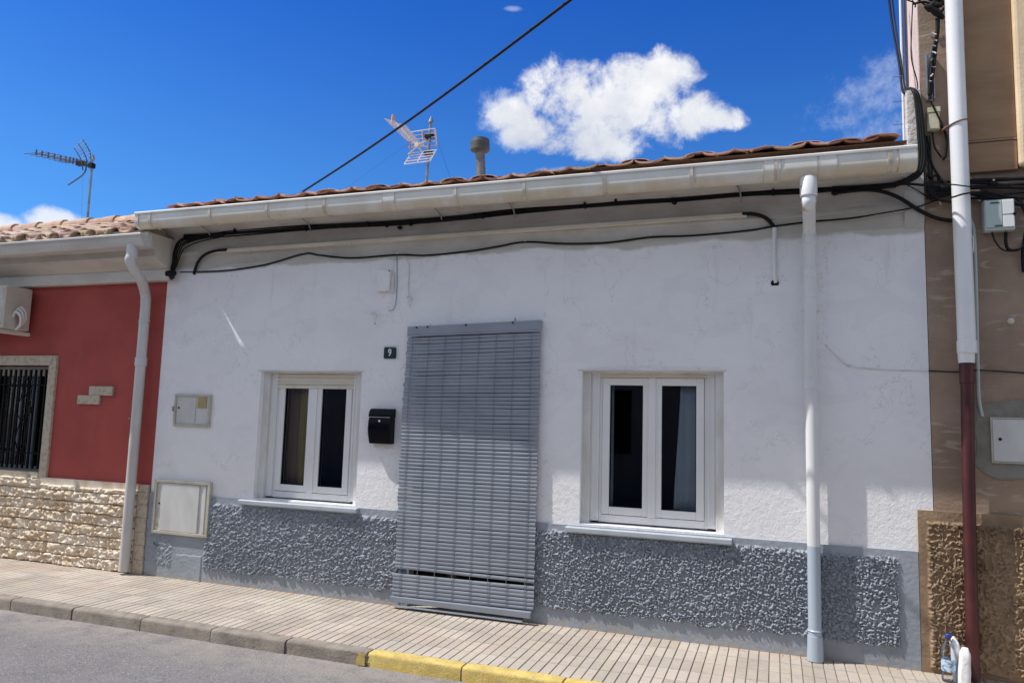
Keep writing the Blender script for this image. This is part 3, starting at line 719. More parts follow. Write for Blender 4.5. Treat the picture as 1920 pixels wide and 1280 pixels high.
# fat cable crossing to the neighbour + thin ones
for pts,r in (([P(1560,362,-.06),P(1630,356,-.06),P(1680,368,-.06),P(1725,395,-.04),P(1760,410,-.03),P(1800,415,-.03)],.014),
              ([P(1560,352,-.06),P(1640,348,-.06),P(1700,345,-.07),P(1760,350,-.05),P(1800,352,-.05)],.009),
              ([P(1700,346,-.06),P(1728,362,-.04),P(1748,377,-.03)],.004)):
    m=MB(); m.tube(spl(pts,8),r,8); part(m,'cable',M_black,CB,smooth=60)
TC=thing('thin_wall_cable','thin black cable sagging between pins just below the eaves cove','cable',P(960,460))
low=[(338,510),(370,509),(430,506),(500,495),(570,475),(600,478),(660,483),(745,477),(800,478),(880,470),(930,462),(985,453),(1060,456),(1140,454),(1220,444),(1300,441),(1400,432),(1450,424),(1520,415),(1600,408),(1700,392)]
m=MB(); m.tube(spl([P(x,y,-.012 if x<1400 else -.012-.030*sm(1400,1620,x)) for x,y in low+[(1730,385),(1758,374)]],5),.0048,6); part(m,'cable',M_black,TC,smooth=60)
m=MB(); m.tube(spl([P(x,y+2.5*abs(nz(x*.02,1,1))+1.5,-.010) for x,y in low[1:]],5),.0032,6); part(m,'cable',M_black,TC,smooth=60)
for x,y in ((570,475),(745,477),(985,453),(1220,442),(1689,394)):
    m=MB(); p=P(x,y,-.012); m.tube([p+Vector((0,.012,.006)),p+Vector((0,-.010,.006))],.006,6); part(m,'pin',M_reveal,TC)
M_trunk=simple('cream_trunking_paint',(.74,.67,.55),(.60,.53,.42),5,.6,30,0,stretch=(.3,1,1))
TR=thing('cable_trunking','long cream cable trunking with screw caps and black hose ends below the cables','trunking',P(900,437,-.05))
ta=P(425,469.5,-.060); tb_=P(1400,402,-.060)
m=MB(); N=20
zt=lambda x:ta.z+(tb_.z-ta.z)*(x-ta.x)/(tb_.x-ta.x)
m.prism([(-.062,-.014),(-.064,-.010),(-.064,.012),(-.058,.016),(-.03,.016),(-.03,-.014)],ta.x,tb_.x)
for i,v in enumerate(m.v): m.v[i]=(v[0],v[1],v[2]+zt(v[0]))
part(m,'cover',M_trunk,TR)
for k in range(13):
    x=ta.x+.25+k*(tb_.x-ta.x-.3)/12; m=MB(); m.tube([(x,-.070,zt(x)-.020),(x,-.055,zt(x)-.018)],.009,8); part(m,'screw_cap',M_trunk,TR,smooth=50)
def hose(pts,r):
    m=MB(); q=spl(pts,14); m.tube(q,[r*(1+.10*(i%2)) for i in range(len(q))],10); return part(m,'hose',M_black,TR)
hose([P(1392,401,-.055),P(1410,401,-.06),P(1428,405,-.05),P(1441,413,-.035),P(1450,424,-.02)],.0135)
hose([P(427,468,-.055),P(405,470,-.055),P(385,477,-.05),P(372,490,-.03),P(365,508,-.02),P(364,514,-.01)],.0125)
o=MB().tube(spl([P(1548,646,-.004),P(1565,663,-.005),P(1592,685,-.006),P(1650,692,-.005),P(1740,695,-.005)],8),.003,6).build('pinned_wire',M_reveal,None)
tag(o,'thin white painted wire drooping on the wall right of the downpipe','wire')
for x,y in ((1549,647),(1592,685)):
    p=P(x,y,0); MB().tube([p+Vector((0,-.012,0)),p],[.007,.010],8).build('pin',M_reveal,o)
o=MB().tube(spl([P(1741,695,-.006),P(1800,697,-.008),P(1830,694,-.02),P(1880,696,-.008),P(1960,702,-.006)],8),.0038,6).build('wall_wire',M_black,None)
tag(o,'thin black wire running level across the brown wall behind the pipe','wire')

# ================================================================== RED HOUSE
RH=thing('red_house','red rendered house with split stone base and barred window','house',(-8.5,0,0))
rp=lambda m,n,mt,par=RH,**k: part(m,n,mt,par,**k)
RW=(-8.05,-6.915,.846,1.925)     # opening inside stone frame
w=MB(); RX0=-14; RX1=X0-.004
for a,b in ((RX0,RW[0]),(RW[1],RX1)): w.box(a,.004,-.05,b,TH,2.85)
w.box(RW[0],.004,-.05,RW[1],TH,RW[2]); w.box(RW[0],.004,RW[3],RW[1],TH,2.85)
rp(w,'wall',M_red)
b=MB(); b.box(RX0,TH,-.05,RX0+.2,5,2.9); b.box(RX1-.2,TH,-.05,RX1,5,2.9); b.box(RX0+.2,4.8,-.05,RX1-.2,5,2.9); rp(b,'rear_wall',M_cream)
b=MB(); b.box(-9,1.6,0,-6,1.65,2.6); b.box(-9,TH+.01,2.6,-6,1.65,2.65); b.box(-9,TH+.01,0,-8.95,1.6,2.6); b.box(-6.05,TH+.01,0,-6,1.6,2.6); rp(b,'room_lining',M_room)
# cornice
pr=[(.004,2.735),(-.070,2.735),(-.074,2.745),(-.074,2.842),(-.085,2.846),(-.13,2.855),(-.22,2.905),(-.262,2.918),(-.268,2.925),(-.268,2.99),(-.29,3.0),(-.36,3.003),(-.36,3.13),(.004,3.13)]
rp(MB().prism(pr,RX0,-5.405),'cornice',M_cream,smooth=25)
rp(MB().prism([(-.076,2.734),(-.078,2.75),(-.078,2.838),(-.0745,2.838),(-.0745,2.734)],RX0,-5.415),'cornice_band',M_creamw)
rp(MB().prism([(-.363,3.02),(-.366,3.02),(-.366,3.128),(-.363,3.128)],RX0,-5.46),'fascia',M_cream)
rp(MB().prism([(-.37,3.13),(-.36,3.15),(1.2,3.15+1.56*.385),(4.9,3.15),(4.9,2.85),(.004,2.85),(.0,3.13)],RX0,-5.50),'roof_deck',M_cream)
tiles(-9.6,-5.42,-.42,lambda y:3.135+(y+.36)*.385,5,.385,.225,M_tile2,'roof_tiles',RH,0,bright=(.8,1.2),jit=1.6)
tiles(RX0,-9.6,-.42,lambda y:3.105+(y+.36)*.375,5,.385,.225,M_tile2,'roof_tiles',RH,0,bright=(.75,1.1),jit=1.6)
m=MB(); 
for k in range(20):
    random.seed(k); tn=random.uniform(.8,1.15); m.cur=(tn,tn*.95,tn*.9); x=-14+k*.43; z=3.135+1.56*.385+.01
    if k>=14: pass
    m.tube([(x,1.2,z),(x+.46,1.2,z+.012)],[.085,.10],12)
rp(m,'ridge_tiles',M_tile2,smooth=50)
rg,rgp=gutter(RX0,-5.335,-.372,3.078,.105,.128,M_gut2,RH,'gutter',True)
for x in (-6.35,-8.2): band(x,.05,rgp,M_gut2,rg,'gutter_joint',.004)
# downpipe
XR=-5.655
m=MB(); m.tube(spl([(-5.50,-.43,3.0),(-5.50,-.43,2.90),(-5.515,-.42,2.83),(-5.60,-.20,2.70),(XR,-.095,2.60),(XR,-.082,2.52),(XR,-.080,2.2),(XR,-.080,.03)],6),.046,18)
d2=rp(m,'downpipe',M_pipe2,smooth=40)
collar(XR,-.080,1.915,2.0,.054,M_pipe2,d2); collar(XR,-.080,2.33,2.36,.050,M_pipe2,d2); collar(-5.50,-.43,2.88,2.985,.049,M_pipe2,d2)
m=MB(); m.tube([(XR-.07,-.08,2.33),(XR+.07,-.08,2.33)],.006,6); rp(m,'pipe_clamp',M_steel,d2)
# stone base
random.seed(5)
ROWH=.101; rows_=[]
for r in range(9):
    x=-14+random.uniform(0,.3); ed=[]
    while x<-5: ed.append(x); x+=random.uniform(.22,.52)
    rows_.append(ed)
import bisect
def hstone(x,z):
    x0_=x; x=x+.012*nz(x*9,z*9,2.); z=max(0,z+.010*nz(x0_*7,z*5,6.))
    r=min(8,max(0,int(z/ROWH))); f=(z-r*ROWH)/ROWH; ed=rows_[r]; k=bisect.bisect(ed,x); a=ed[max(0,k-1)]; b=ed[min(k,len(ed)-1)]
    dx=min(x-a,b-x); dz=min(f,1-f)*ROWH
    e=sm(0,.010,dx)*sm(0,.009,dz)
    cap=1 if (z>.745 and x>-6.9) else 0
    rn=nz(k*7.1,r*3.3,0)
    n=nz(x*13,z*26,r*2.)+.55*nz(x*30,z*45,5)+.25*nz(x*70,z*80,2)
    rid=1-abs(nz(x*34+z*12,z*9,r*1.7))*1.6
    n2=abs(nz(x*22+z*9,z*24,r*3.)); h=.010+e*(.018+.014*rn+.020*n+.012*rid+.018*(1-n2*2))
    if cap: h=.022+.0015*n
    return max(.006,h)
o=relief('stone_base',-9.4,-5.625,-.01,.812,.0075,hstone,.004,M_stone,RH); o.location=-RH.location
m=MB(); m.cur=(.9,.9,.9); m.box(RX0,-.03,-.01,-9.4,.004,.812); rp(m,'stone_base',M_stone)
m=MB(); z=0
for k,h in enumerate((.13,.13,.12,.13,.12,.11,.072)):
    m.box(-5.615,-.030-.002*(k%2),z+.002,-5.497,.0,z+h); z+=h
rp(m,'corner_stones',M_stonef,bevel=.003)
# red house window
m=MB(); fw=.10
m.box(RW[1],-.022,.812,RW[1]+fw,.30,RW[3]+fw); m.box(RW[0]-fw,-.022,.812,RW[0],.30,RW[3]+fw); m.box(RW[0],-.022,RW[3],RW[1],.30,RW[3]+fw)
rw=rp(m,'window',M_stonef,bevel=.004)
m=MB(); m.box(RW[0]-.02,-.030,.800,RW[1]-.001,.28,.856); rp(m,'sill',M_stonef,rw,bevel=.004)
m=MB(); ring(m,RW[0],RW[1],RW[2],RW[3],.04,.04,.05,.05,.17,.23); m.box(-7.36,.17,RW[2]+.05,-7.29,.23,RW[3]-.05)
M_greyal=simple('grey_window_aluminium',(.22,.26,.30),(.18,.22,.26),5,.45,30,0)
rp(m,'window_frame',M_greyal,rw,bevel=.003)
m=MB(); m.box(RW[0]+.04,.195,RW[2]+.05,-7.36,.2,RW[3]-.05); rp(m,'pane',M_glass,rw)
m=MB(); m.box(-7.29,.195,RW[2]+.05,RW[1]-.04,.2,RW[3]-.05); rp(m,'pane',M_glass,rw)
m=MB(); m.box(RW[0],.12,RW[3]-.10,RW[1],.16,RW[3]-.002); rp(m,'shutter_box',M_cream,rw,bevel=.003)
gm=MB(); n=0
for k in range(16):
    x=RW[1]-.025-k*.072
    gm.box(x-.0105,.030,RW[2]+.035,x+.0105,.046,RW[3]-.04)
gm.box(RW[0]+.003,.034,RW[3]-.205,RW[1]-.003,.042,RW[3]-.190); gm.box(RW[0]+.003,.034,RW[2]+.185,RW[1]-.003,.042,RW[2]+.200)
gr=rp(gm,'window_grille',M_iron,rw)
m=MB()
for cx in (-7.27,):
    for s in (-1,1):
        m.tube(spl([(cx,.028,1.80),(cx+s*.05,.028,1.72),(cx+s*.02,.028,1.64),(cx+s*.075,.028,1.55),(cx+s*.10,.028,1.45),(cx+s*.03,.028,1.36),(cx+s*.06,.028,1.27),(cx+s*.075,.028,1.15),(cx+s*.02,.028,1.05),(cx+s*.05,.028,.98),(cx,.028,.95)],6),.0055,6)
        for zc in (1.62,1.10):
            m.tube([(cx+s*.03+.024*math.cos(a*.7),.026,zc+.024*math.sin(a*.7)) for a in range(9)],.004,5)
    for q in range(6): m.tube([(cx-.03,.028,1.30+q*.025),(cx+.03,.028,1.315+q*.025)],.005,5)
for q in range(2): m.tube(spl([(-6.98,.028,1.08),(-6.95,.028,1.04),(-6.96,.028,.98),(-6.93,.028,.93)],5) if q else spl([(-6.93,.028,1.08),(-6.96,.028,1.04),(-6.95,.028,.98),(-6.98,.028,.93)],5),.004,5)
rp(m,'grille_scroll',M_iron,gr)
o=curtain('curtain','pale curtain hanging behind the barred window of the red house',-8.0,-7.22,.9,1.86,.215,simple('grey_white_curtain',(.75,.75,.74),(.6,.6,.6),5,.9,30,0),.012,50)
# decorative stone plaques
DS=[(-6.487,-6.205,1.545,1.632),(-6.345,-6.045,1.633,1.722)]
for a,b,c_,d_ in DS:
    m=MB(); m.box(a,-.022,c_,b,.003,d_); rp(m,'stone_inset',M_stonef,bevel=.003)
m=MB(); p=P(243,784,0); m.tube([p,p+Vector((0,-.006,0))],.007,7); rp(m,'plaster_chip',M_cream)
# air conditioner
AC=thing('air_conditioner','beige air conditioner outdoor unit under the cornice of the red house','air conditioner',(-7.6,-.1,2.25))
ax1=-7.185
m=MB(); m.box(ax1-.78,-.34,2.27,ax1,-.06,2.70); part(m,'casing',simple('beige_ac_casing',(.56,.52,.45),(.5,.46,.39),5,.5,30,0),AC,bevel=.012,seg=3)
m=MB(); m.box(ax1-.15,-.345,2.56,ax1-.03,-.339,2.67); m.box(ax1-.10,-.3465,2.30,ax1-.03,-.339,2.40); part(m,'service_cover',M_cream,AC,bevel=.003)
m=MB()
for k in range(9): m.tube([(ax1-.45+(.19-.02*k)*math.cos(a*2*PI/28),-.346,2.485+(.19-.02*k)*math.sin(a*2*PI/28)) for a in range(29)],.0035,5)
part(m,'fan_grille',M_cabf,AC)
m=MB()
for dy,dz in ((0,0),(.025,.02),(-.02,-.03)):
    m.tube(spl([(ax1-.01,-.22+dy,2.42+dz),(ax1+.05,-.24+dy,2.47+dz),(ax1+.095,-.22+dy,2.43+dz),(ax1+.08,-.2+dy,2.35+dz),(ax1+.01,-.19+dy,2.30+dz)],8),.014,8)
part(m,'hose',M_creamw,AC,smooth=60)
m=MB(); m.tube(spl([(ax1-.15,-.345,2.52),(ax1-.10,-.37,2.47),(ax1-.03,-.35,2.42)],6),.007,6); part(m,'cable',M_creamw,AC)
for x in (ax1-.08,ax1-.70):
    m=MB(); m.box(x-.02,-.37,2.225,x+.02,-.0,2.262); part(m,'wall_bracket',M_creamw,AC,bevel=.003)

# ================================================================== BROWN BUILDING
BB=thing('brown_building','tall brown rendered building with rough tan base at the right','building',(3,0,0))
bp=lambda m,n,mt,par=BB,**k: part(m,n,mt,par,**k)
w=MB(); w.box(.962,.0,-.05,7,.42,8.5); bp(w,'wall',M_brown)
w=MB(); w.box(.958,.001,3.2,.9615,.40,8.5); bp(w,'side_render',M_pink)
w=MB(); w.box(1.02,.42,-.05,7,.64,8.5); bp(w,'recess_wall',M_dark)
w=MB(); w.box(1.00,.64,-.05,7,.80,8.5); bp(w,'rear_wall',M_dark)
m=MB(); m.tube([(.97,.74,3.3),(.97,.74,8.5)],.012,10); bp(m,'vent_pipe',M_wpipe,smooth=50)
w=MB(); w.box(.868,-.035,3.13,.957,.05,3.83); bp(w,'party_wall_end',M_roughwhite,bevel=.005)
# projecting bay
w=MB(); w.box(1.225,-.040,3.215,1.500,-.001,3.43); w.box(1.225,-.036,3.432,1.500,-.001,8.5); bp(w,'bay_panel',M_bay,bevel=.004)
w=MB(); w.box(1.503,-.075,3.23,2.4,-.001,8.5); bp(w,'bay_pillar',M_pillar,bevel=.02)
w=MB(); w.box(1.225,-.0415,3.41,1.500,-.030,3.418); bp(w,'bay_seam',M_dark)
# rough base panels
def hf_b(x,z):
    e=.012*nz(x*14,z*14,3)
    k=sm(.912,.925,x+e)*(1-sm(.925,.94,z+e))*sm(.02,.04,z+e)
    if x>9: k=1-sm(.88,.90,z)
    xw=x+.010*nz(x*30,z*30,3); zw=z+.010*nz(x*30,z*30,8)
    v=abs(nz(xw*30,zw*27,7)+.40*nz(xw*70,zw*66,2)); rid=max(0,1-v*3.3)
    return .016+k*(.002+.019*rid**.8+.005*max(0,nz(x*80,z*80,1)))+.001*nz(x*40,z*40,0)
o=relief('rough_base',.866,2.4,-.01,1.005,.0048,hf_b,.0,M_tan,BB); o.location=-BB.location
def hf_b2(x,z):
    return .012+(1-sm(.87,.89,z))*.010*stucco(x,z,False,.8)+.001*nz(x*40,z*40,0)
M_brown2=simple('dark_brown_rough_base',(.17,.115,.07),(.12,.08,.05),4,.9,90,.003)
m=MB(); m.box(2.4,-.02,-.01,7,.0,1.005); bp(m,'rough_base',M_brown2)
# cement patch round the meter door
m=MB()
cp=[]
for k in range(40):
    a=2*PI*k/40; rx=.30+.03*nz(math.cos(a)*3,math.sin(a)*3,5); rz=.245+.03*nz(math.cos(a)*4,math.sin(a)*4,1)
    cp.append((1.515+rx*max(-1,min(1,1.25*math.cos(a))),1.475+rz*max(-1,min(1,1.25*math.sin(a)))))
m.plate(cp,-.006,.0); bp(m,'cement_patch',simple('grey_cement',(.25,.235,.205),(.19,.17,.14),9,.9,60,.004))
MC=thing('wall_meter_cabinet','flat white meter cabinet set in cement on the brown wall','cabinet',(1.5,0,1.32))
m=MB(); ring(m,1.292,1.80,1.325,1.612,.010,.010,.008,.008,-.020,-.004); part(m,'frame',M_cabf,MC)
m=MB(); m.box(1.304,-.017,1.335,1.788,-.005,1.602); part(m,'door',M_cab,MC,bevel=.002)
m=MB(); m.tube([(1.342,-.021,1.475),(1.342,-.016,1.475)],.0095,10); part(m,'lock',M_hole,MC)
# downpipe of the brown building: white above, red below
pc=lambda px,py,Y,z=None:(P(px,py,Y).x,Y,P(px,py,Y).z if z is None else z)
q0=pc(1791.5,100,-.105); q1=pc(1803,400,-.105); q2=pc(1813.5,662,-.100)
m=MB(); m.tube([(q0[0]+.01,-.105,8.5),q0,q1,q2],.0525,24); dw=bp(m,'downpipe',M_wpipe,smooth=40)
zc=q2[2]; xc_=q2[0]
m=MB(); m.tube([(xc_,-.1,zc+.082),(xc_,-.1,zc+.078),(xc_,-.1,zc+.004),(xc_,-.1,zc)],[.0535,.0575,.0575,.0535],24); bp(m,'pipe_collar',M_wpipe,dw,smooth=40)
xr=pc(1812.5,690,-.09)[0]
m=MB(); m.tube([(xr,-.095,zc+.001),(xr,-.095,zc-.062)],[.049,.0465],24); bp(m,'pipe_reducer',M_wpipe,dw,smooth=40)
r1=pc(1812,705,-.090); r2=pc(1812,765,-.088); r3=pc(1816,900,-.085); r4=pc(1824,1235,-.080)
m=MB(); m.tube([(xr,-.09,zc-.06),(xr,-.09,zc-.10),(xr,-.089,zc-.19),(xr,-.089,zc-.192),r3,r4,(r4[0],-.08,.01)],[.0425,.043,.043,.038,.037,.0365,.0365],20); bp(m,'lower_pipe',M_redpipe,dw,smooth=40)
qk=pc(1796,232,-.105)
m=MB(); m.tube([(qk[0]+.056*math.cos(a*2*PI/24),-.105+.056*math.sin(a*2*PI/24),qk[2]+.016*math.cos(a*2*PI/24)) for a in range(25)],.005,6); m.tube([(qk[0]-.058,-.105,qk[2]-.012),(qk[0]-.085,-.01,qk[2]-.012)],.009,8)
bp(m,'pipe_clamp',simple('rusty_clamp',(.25,.14,.11),(.2,.1,.08)),dw)
# slim grey conduit behind the pipe
m=MB(); m.tube(spl([P(1819,410,-.015),P(1827,440,-.015),P(1831,560,-.015),P(1834,700,-.015),P(1836,750,-.015),P(1842,780,-.01)],5),.010,8); o=m.build('grey_conduit',M_box,None,smooth=50); tag(o,'slim grey conduit running down the brown wall just right of the thick pipe','conduit')
m=MB(); p=P(1895,602,0); m.tube([p+Vector((0,-.022,-.006)),p+Vector((0,-.018,-.003)),p+Vector((0,-.002,0))],[.006,.017,.021],14); bp(m,'cap',M_creamw,smooth=50)
# telecom terminal box
TB=thing('terminal_box','light grey telecom terminal box on the brown wall under the cables','terminal box',(1.4,0,2.93))
a=P(1843,377,-.06); c_=P(1903,431,-.06)
m=MB(); m.box(a.x,-.075,c_.z,c_.x,-.002,a.z); part(m,'box_body',M_box,TB,bevel=.006)
m=MB(); m.box(a.x+.006,-.082,c_.z+.018,c_.x-.072,-.0765,a.z-.006); part(m,'door',M_box,TB,bevel=.002)
m=MB(); m.box(c_.x-.068,-.084,c_.z+.018,c_.x-.006,-.0765,c_.z+.095); m.box(c_.x-.068,-.084,c_.z+.102,c_.x-.006,-.0765,a.z-.008); part(m,'side_panel',M_pvc,TB,bevel=.002)
m=MB(); m.tube([(c_.x-.004,-.088,c_.z+.10),(c_.x-.004,-.078,c_.z+.10)],.010,10); part(m,'lock',M_black,TB)
m=MB(); m.box(a.x+.035,-.0835,a.z-.028,a.x+.085,-.0822,a.z-.018); m.box(a.x+.055,-.0835,c_.z+.022,c_.x-.074,-.0822,c_.z+.032); part(m,'printed_marks',simple('dark_green_print',(.03,.09,.07)),TB)
# cables on the brown wall
KB=thing('corner_cable_tangle','tangle of black cables running across and up the corner of the brown building','cables',(1.1,0,3.1))
def kb(pts,r,n=8,name='cable'): m=MB(); m.tube(spl(pts,n),r,7); part(m,name,M_black,KB,smooth=60)
# vertical bundle from parapet down over gutter end
random.seed(9)
for k in range(6):
    d=k*2.6
    kb([P(1703+d*.3,168-d*.2,.02),P(1713+d*.5,172,-.05),P(1718+d*.7,200,-.06),P(1722+d*.8,250,-.07),P(1724+d*.9,290,-.08),P(1719+d*.8,318+d*.3,-.09),P(1700+d*.5,335+d*.4,-.08),P(1660,348+d*.3,-.065),P(1600,354+d*.2,-.06)],.0075 if k%2 else .010)
for k in range(4):
    d=k*4
    kb([P(1730+d,255,-.02),P(1735+d*.8,300,-.03),P(1736+d,335,-.04),P(1741+d,355+d,-.05),P(1752+d,372+d*.3,-.05),P(1790,375+d*.4,-.06)],.006+.002*(k%2))
kb([P(1728,240,-.02),P(1742,290,-.05),P(1752,318,-.04),P(1775,345,-.06),P(1800,352,-.06)],.008)
kb([P(1748,248,-.02),P(1752,275,-.03),P(1765,295,-.03)],.005)
kb([P(1764,235,-.02),P(1774,255,-.03),P(1773,290,-.03),P(1768,300,-.02)],.008)
kb([P(1735,310,-.03),P(1742,330,-.05),P(1758,330,-.04),P(1760,350,-.04)],.009)
for k,(y0,y1,y2,r) in enumerate(((343,338,335,.013),(348,350,352,.012),(356,352,345,.010),(362,362,372,.012),(368,372,360,.009),(352,366,385,.014),(372,371,369,.008),(345,343,352,.010))):
    kb([P(1738,y0,-.045),P(1790,(y0+y1)/2,-.035),P(1840,y1,-.05),P(1880,(y1+y2)/2+2*nz(k,3,3),-.05),P(1925,y2,-.05),P(2000,y2+5,-.04)],r)
kb([P(1745,347,-.22),P(1783,346,-.215),P(1810,349,-.215),P(1840,352,-.09),P(1880,350,-.06)],.0045)
kb([P(1750,377,-.05),P(1785,370,-.20),P(1810,363,-.205),P(1850,358,-.08)],.006)
kb([P(1860,436,-.03),P(1866,452,-.05),P(1880,468,-.05),P(1905,470,-.05),P(1925,458,-.05)],.005)
kb([P(1886,436,-.03),P(1886,455,-.05),P(1892,468,-.05),P(1912,466,-.05),P(1930,440,-.05)],.010)
kb([P(1908,370,-.05),P(1922,395,-.05),P(1926,420,-.04),P(1918,470,-.03),P(1920,510,-.02)],.012)
for x,y in ((1862,345),(1769,352),(1742,345),(1775,350)):
    p=P(x,y,-.05); m=MB(); m.tube([p+Vector((-.02,0,0)),p+Vector((.022,0,.002))],.020,9); part(m,'splice',M_black,KB,smooth=50)
p=P(1862,338,-.06); m=MB(); m.tube([p,p+Vector((0,-.02,-.004))],.006,7); part(m,'eyebolt',M_alum,KB)
# black wires in the sky beside the corner
kb([P(1664,-30,.25),P(1672,40,.22),P(1686,120,.12),P(1693,172,.03),P(1706,170,-.02)],.008)
kb([P(1670,-30,.25),P(1678,40,.22),P(1689,110,.12),P(1697,165,.03),P(1710,172,-.02)],.006)
kb([P(1712,-10,-.004),P(1709,60,-.004),P(1709,110,-.004),P(1719,150,-.004),P(1721,170,-.004)],.004)
for y in (143,190,233):
    p=P(1690,y,-.02); m=MB(); m.tube([p+Vector((-.05,0,0)),p+Vector((.01,0,0))],.0025,5); part(m,'nail',M_steel,KB)
# splice cluster near the top of the frame
for k in range(9):
    random.seed(40+k); p=P(1757+random.uniform(-13,12),8+random.uniform(-18,20),-.06); d_=Vector((random.uniform(-.05,.05),random.uniform(-.02,.02),random.uniform(-.03,.05)))
    m=MB(); m.tube([p-d_,p,p+d_],[.012,.026,.012],9); part(m,'splice',M_black,KB,smooth=60)
for k,(pts,r) in enumerate((([(1757,35),(1757,60),(1752,85),(1748,110),(1745,140),(1742,178)],.011),([(1760,35),(1759,60),(1755,90),(1752,120),(1748,150),(1744,185)],.009),([(1712,8),(1730,4),(1750,6),(1790,-6)],.008),([(1722,0),(1745,18),(1756,22)],.006),([(1700,0),(1715,6),(1716,14)],.005),([(1745,190),(1756,212),(1768,236)],.006),([(1790,2),(1775,12),(1765,22)],.008))):
    kb([P(x,y,-.05 if k<2 else -.06) for x,y in pts],r)
random.seed(14)
for k in range(8):
    p=P(1754-k*1.2+random.uniform(-3,3),62+k*13+random.uniform(-4,4),-.066); e_=random.uniform(.006,.016); m=MB(); m.tube([p+Vector((-e_,0,random.uniform(-.012,.012))),p,p+Vector((e_,-.004,random.uniform(-.016,.010)))],random.uniform(.003,.007),6); part(m,'cable_tie',M_creamw if k%3==0 else M_steel,KB)  # ties in random sizes, the pale ones coloured as white glints
BK=thing('cable_bracket','grey metal backing plate for cables high on the brown corner','bracket',(1.02,0,4.0))
a=P(1734,101,-.02); c_=P(1752,188,-.02)
m=MB(); m.box(a.x,-.022,c_.z,c_.x,-.001,a.z); m.box(a.x,-.05,c_.z,a.x+.006,-.022,a.z); m.box(c_.x-.006,-.05,c_.z,c_.x,-.022,a.z); part(m,'channel',M_steel,BK)
m=MB(); p=P(1745,181,-.03); m.tube([p,p+Vector((0,-.012,0))],.010,8); part(m,'bolt',M_alum,BK)
JB=thing('corner_junction_box','small yellowed junction box on the brown corner below the cable bracket','junction box',(1.05,0,3.65))
a=P(1740,204,-.05); c_=P(1763,242,-.05)
m=MB(); m.box(a.x,-.05,c_.z,c_.x,-.002,a.z); part(m,'box_body',M_boxb,JB,bevel=.004)
m=MB(); m.box(a.x-.004,-.057,a.z-.03,c_.x+.004,-.0505,a.z+.006); m.box(a.x+.005,-.0545,c_.z+.006,c_.x-.005,-.0505,a.z-.034); part(m,'box_lid',M_boxb,JB,bevel=.003)

# ================================================================== ROOF THINGS
FL=thing('roof_flue','grey metal roof flue with flat round cap on the white house','flue',(-2.9,1.5,3.85))
cx=(P(898,262,1.5).x+P(903,262,1.5).x)/2; zt_=P(900,262,1.5).z; zb=P(900,283,1.5).z
p=P(905,332,1.5)
m=MB(); m.tube([(p.x-.0,1.5,3.78),(cx,1.5,zb+.03)],.050,16); part(m,'pipe',simple('dull_dark_flue_metal',(.22,.22,.22),(.13,.13,.13),8,.5,30,0,metal=.3),FL,smooth=50)
m=MB(); m.tube([(cx,1.5,zb-.03),(cx,1.5,zb),(cx,1.5,zb+.003),(cx,1.5,zt_-.035),(cx,1.5,zt_-.03),(cx,1.5,zt_)],[.05,.062,.102,.102,.098,.094],20)
part(m,'cap',simple('grey_green_cap',(.10,.115,.11),(.06,.07,.07),9,.6),FL,smooth=30)
m=MB(); m.box(p.x-.16,1.36,3.72,p.x+.16,1.64,3.84); part(m,'base',M_roughwhite,FL)
# left dark aerial
A1=thing('dark_tv_antenna','dark yagi television antenna on a mast above the red house roof','antenna',(-8.1,1.2,3.75))
Y=1.2; mp=lambda x,y,dy=0:P(x,y,Y+dy)
m=MB(); m.tube([mp(163,420),mp(174,292)],.014,8); m.tube([mp(175.5,300),mp(173,291)],.018,8); part(m,'mast',M_steel,A1)
m=MB(); m.tube([mp(66,286),mp(174,311)],.009,6); bo=part(m,'boom',M_antd,A1)
for k,t_ in enumerate((0,.105,.22,.33,.44,.53,.60,.66,.72)):
    c0=mp(68,287).lerp(mp(174,311),t_)
    m=MB(); e=Vector((.035,.13,.055)); m.tube([c0-e,c0+e],.005,5); m.tube([c0-Vector((0,0,.035)),c0+Vector((0,0,.045))],.010,6); part(m,'element',M_antd,bo)
m=MB(); m.box(*(mp(146,304)+Vector((0,-.03,0))),*(mp(156,310)+Vector((0,.03,0)))); part(m,'dipole_box',M_black,bo)
m=MB()
for dy,off in ((-.22,(-16,16)),(0,(-8,8)),(.22,(0,0))):
    pts=[mp(x+off[0],y+off[1],dy*.2) for x,y in ((155,262),(164,276),(170,290),(171,303))]
    m.tube(spl(pts,5),.008,6)
for k in range(7):
    t_=k/6; a_=mp(155-16,262+16,-.04).lerp(mp(171-14,303+2,-.04),t_); b_=mp(155,262,.04).lerp(mp(171,303,.04),t_); b_=b_+Vector((.05*math.sin(PI*t_),0,.02*math.sin(PI*t_)))
    m.tube([a_,b_],.003,5)
m.tube(spl([mp(161,303),mp(161,318),mp(155,328),mp(146,335),mp(128,347)],5),.009,6)
m.tube(spl([mp(170,303),mp(163,312),mp(158,324)],5),.006,6)
part(m,'reflector',M_antd,A1)
m=MB(); c0=mp(172,311); m.box(c0.x-.03,c0.y-.03,c0.z-.03,c0.x+.03,c0.y+.03,c0.z+.03); part(m,'mast_clamp',M_black,A1)
m=MB(); m.tube([mp(155,330),mp(153,412)],.0025,4); part(m,'lead',M_steel,A1)
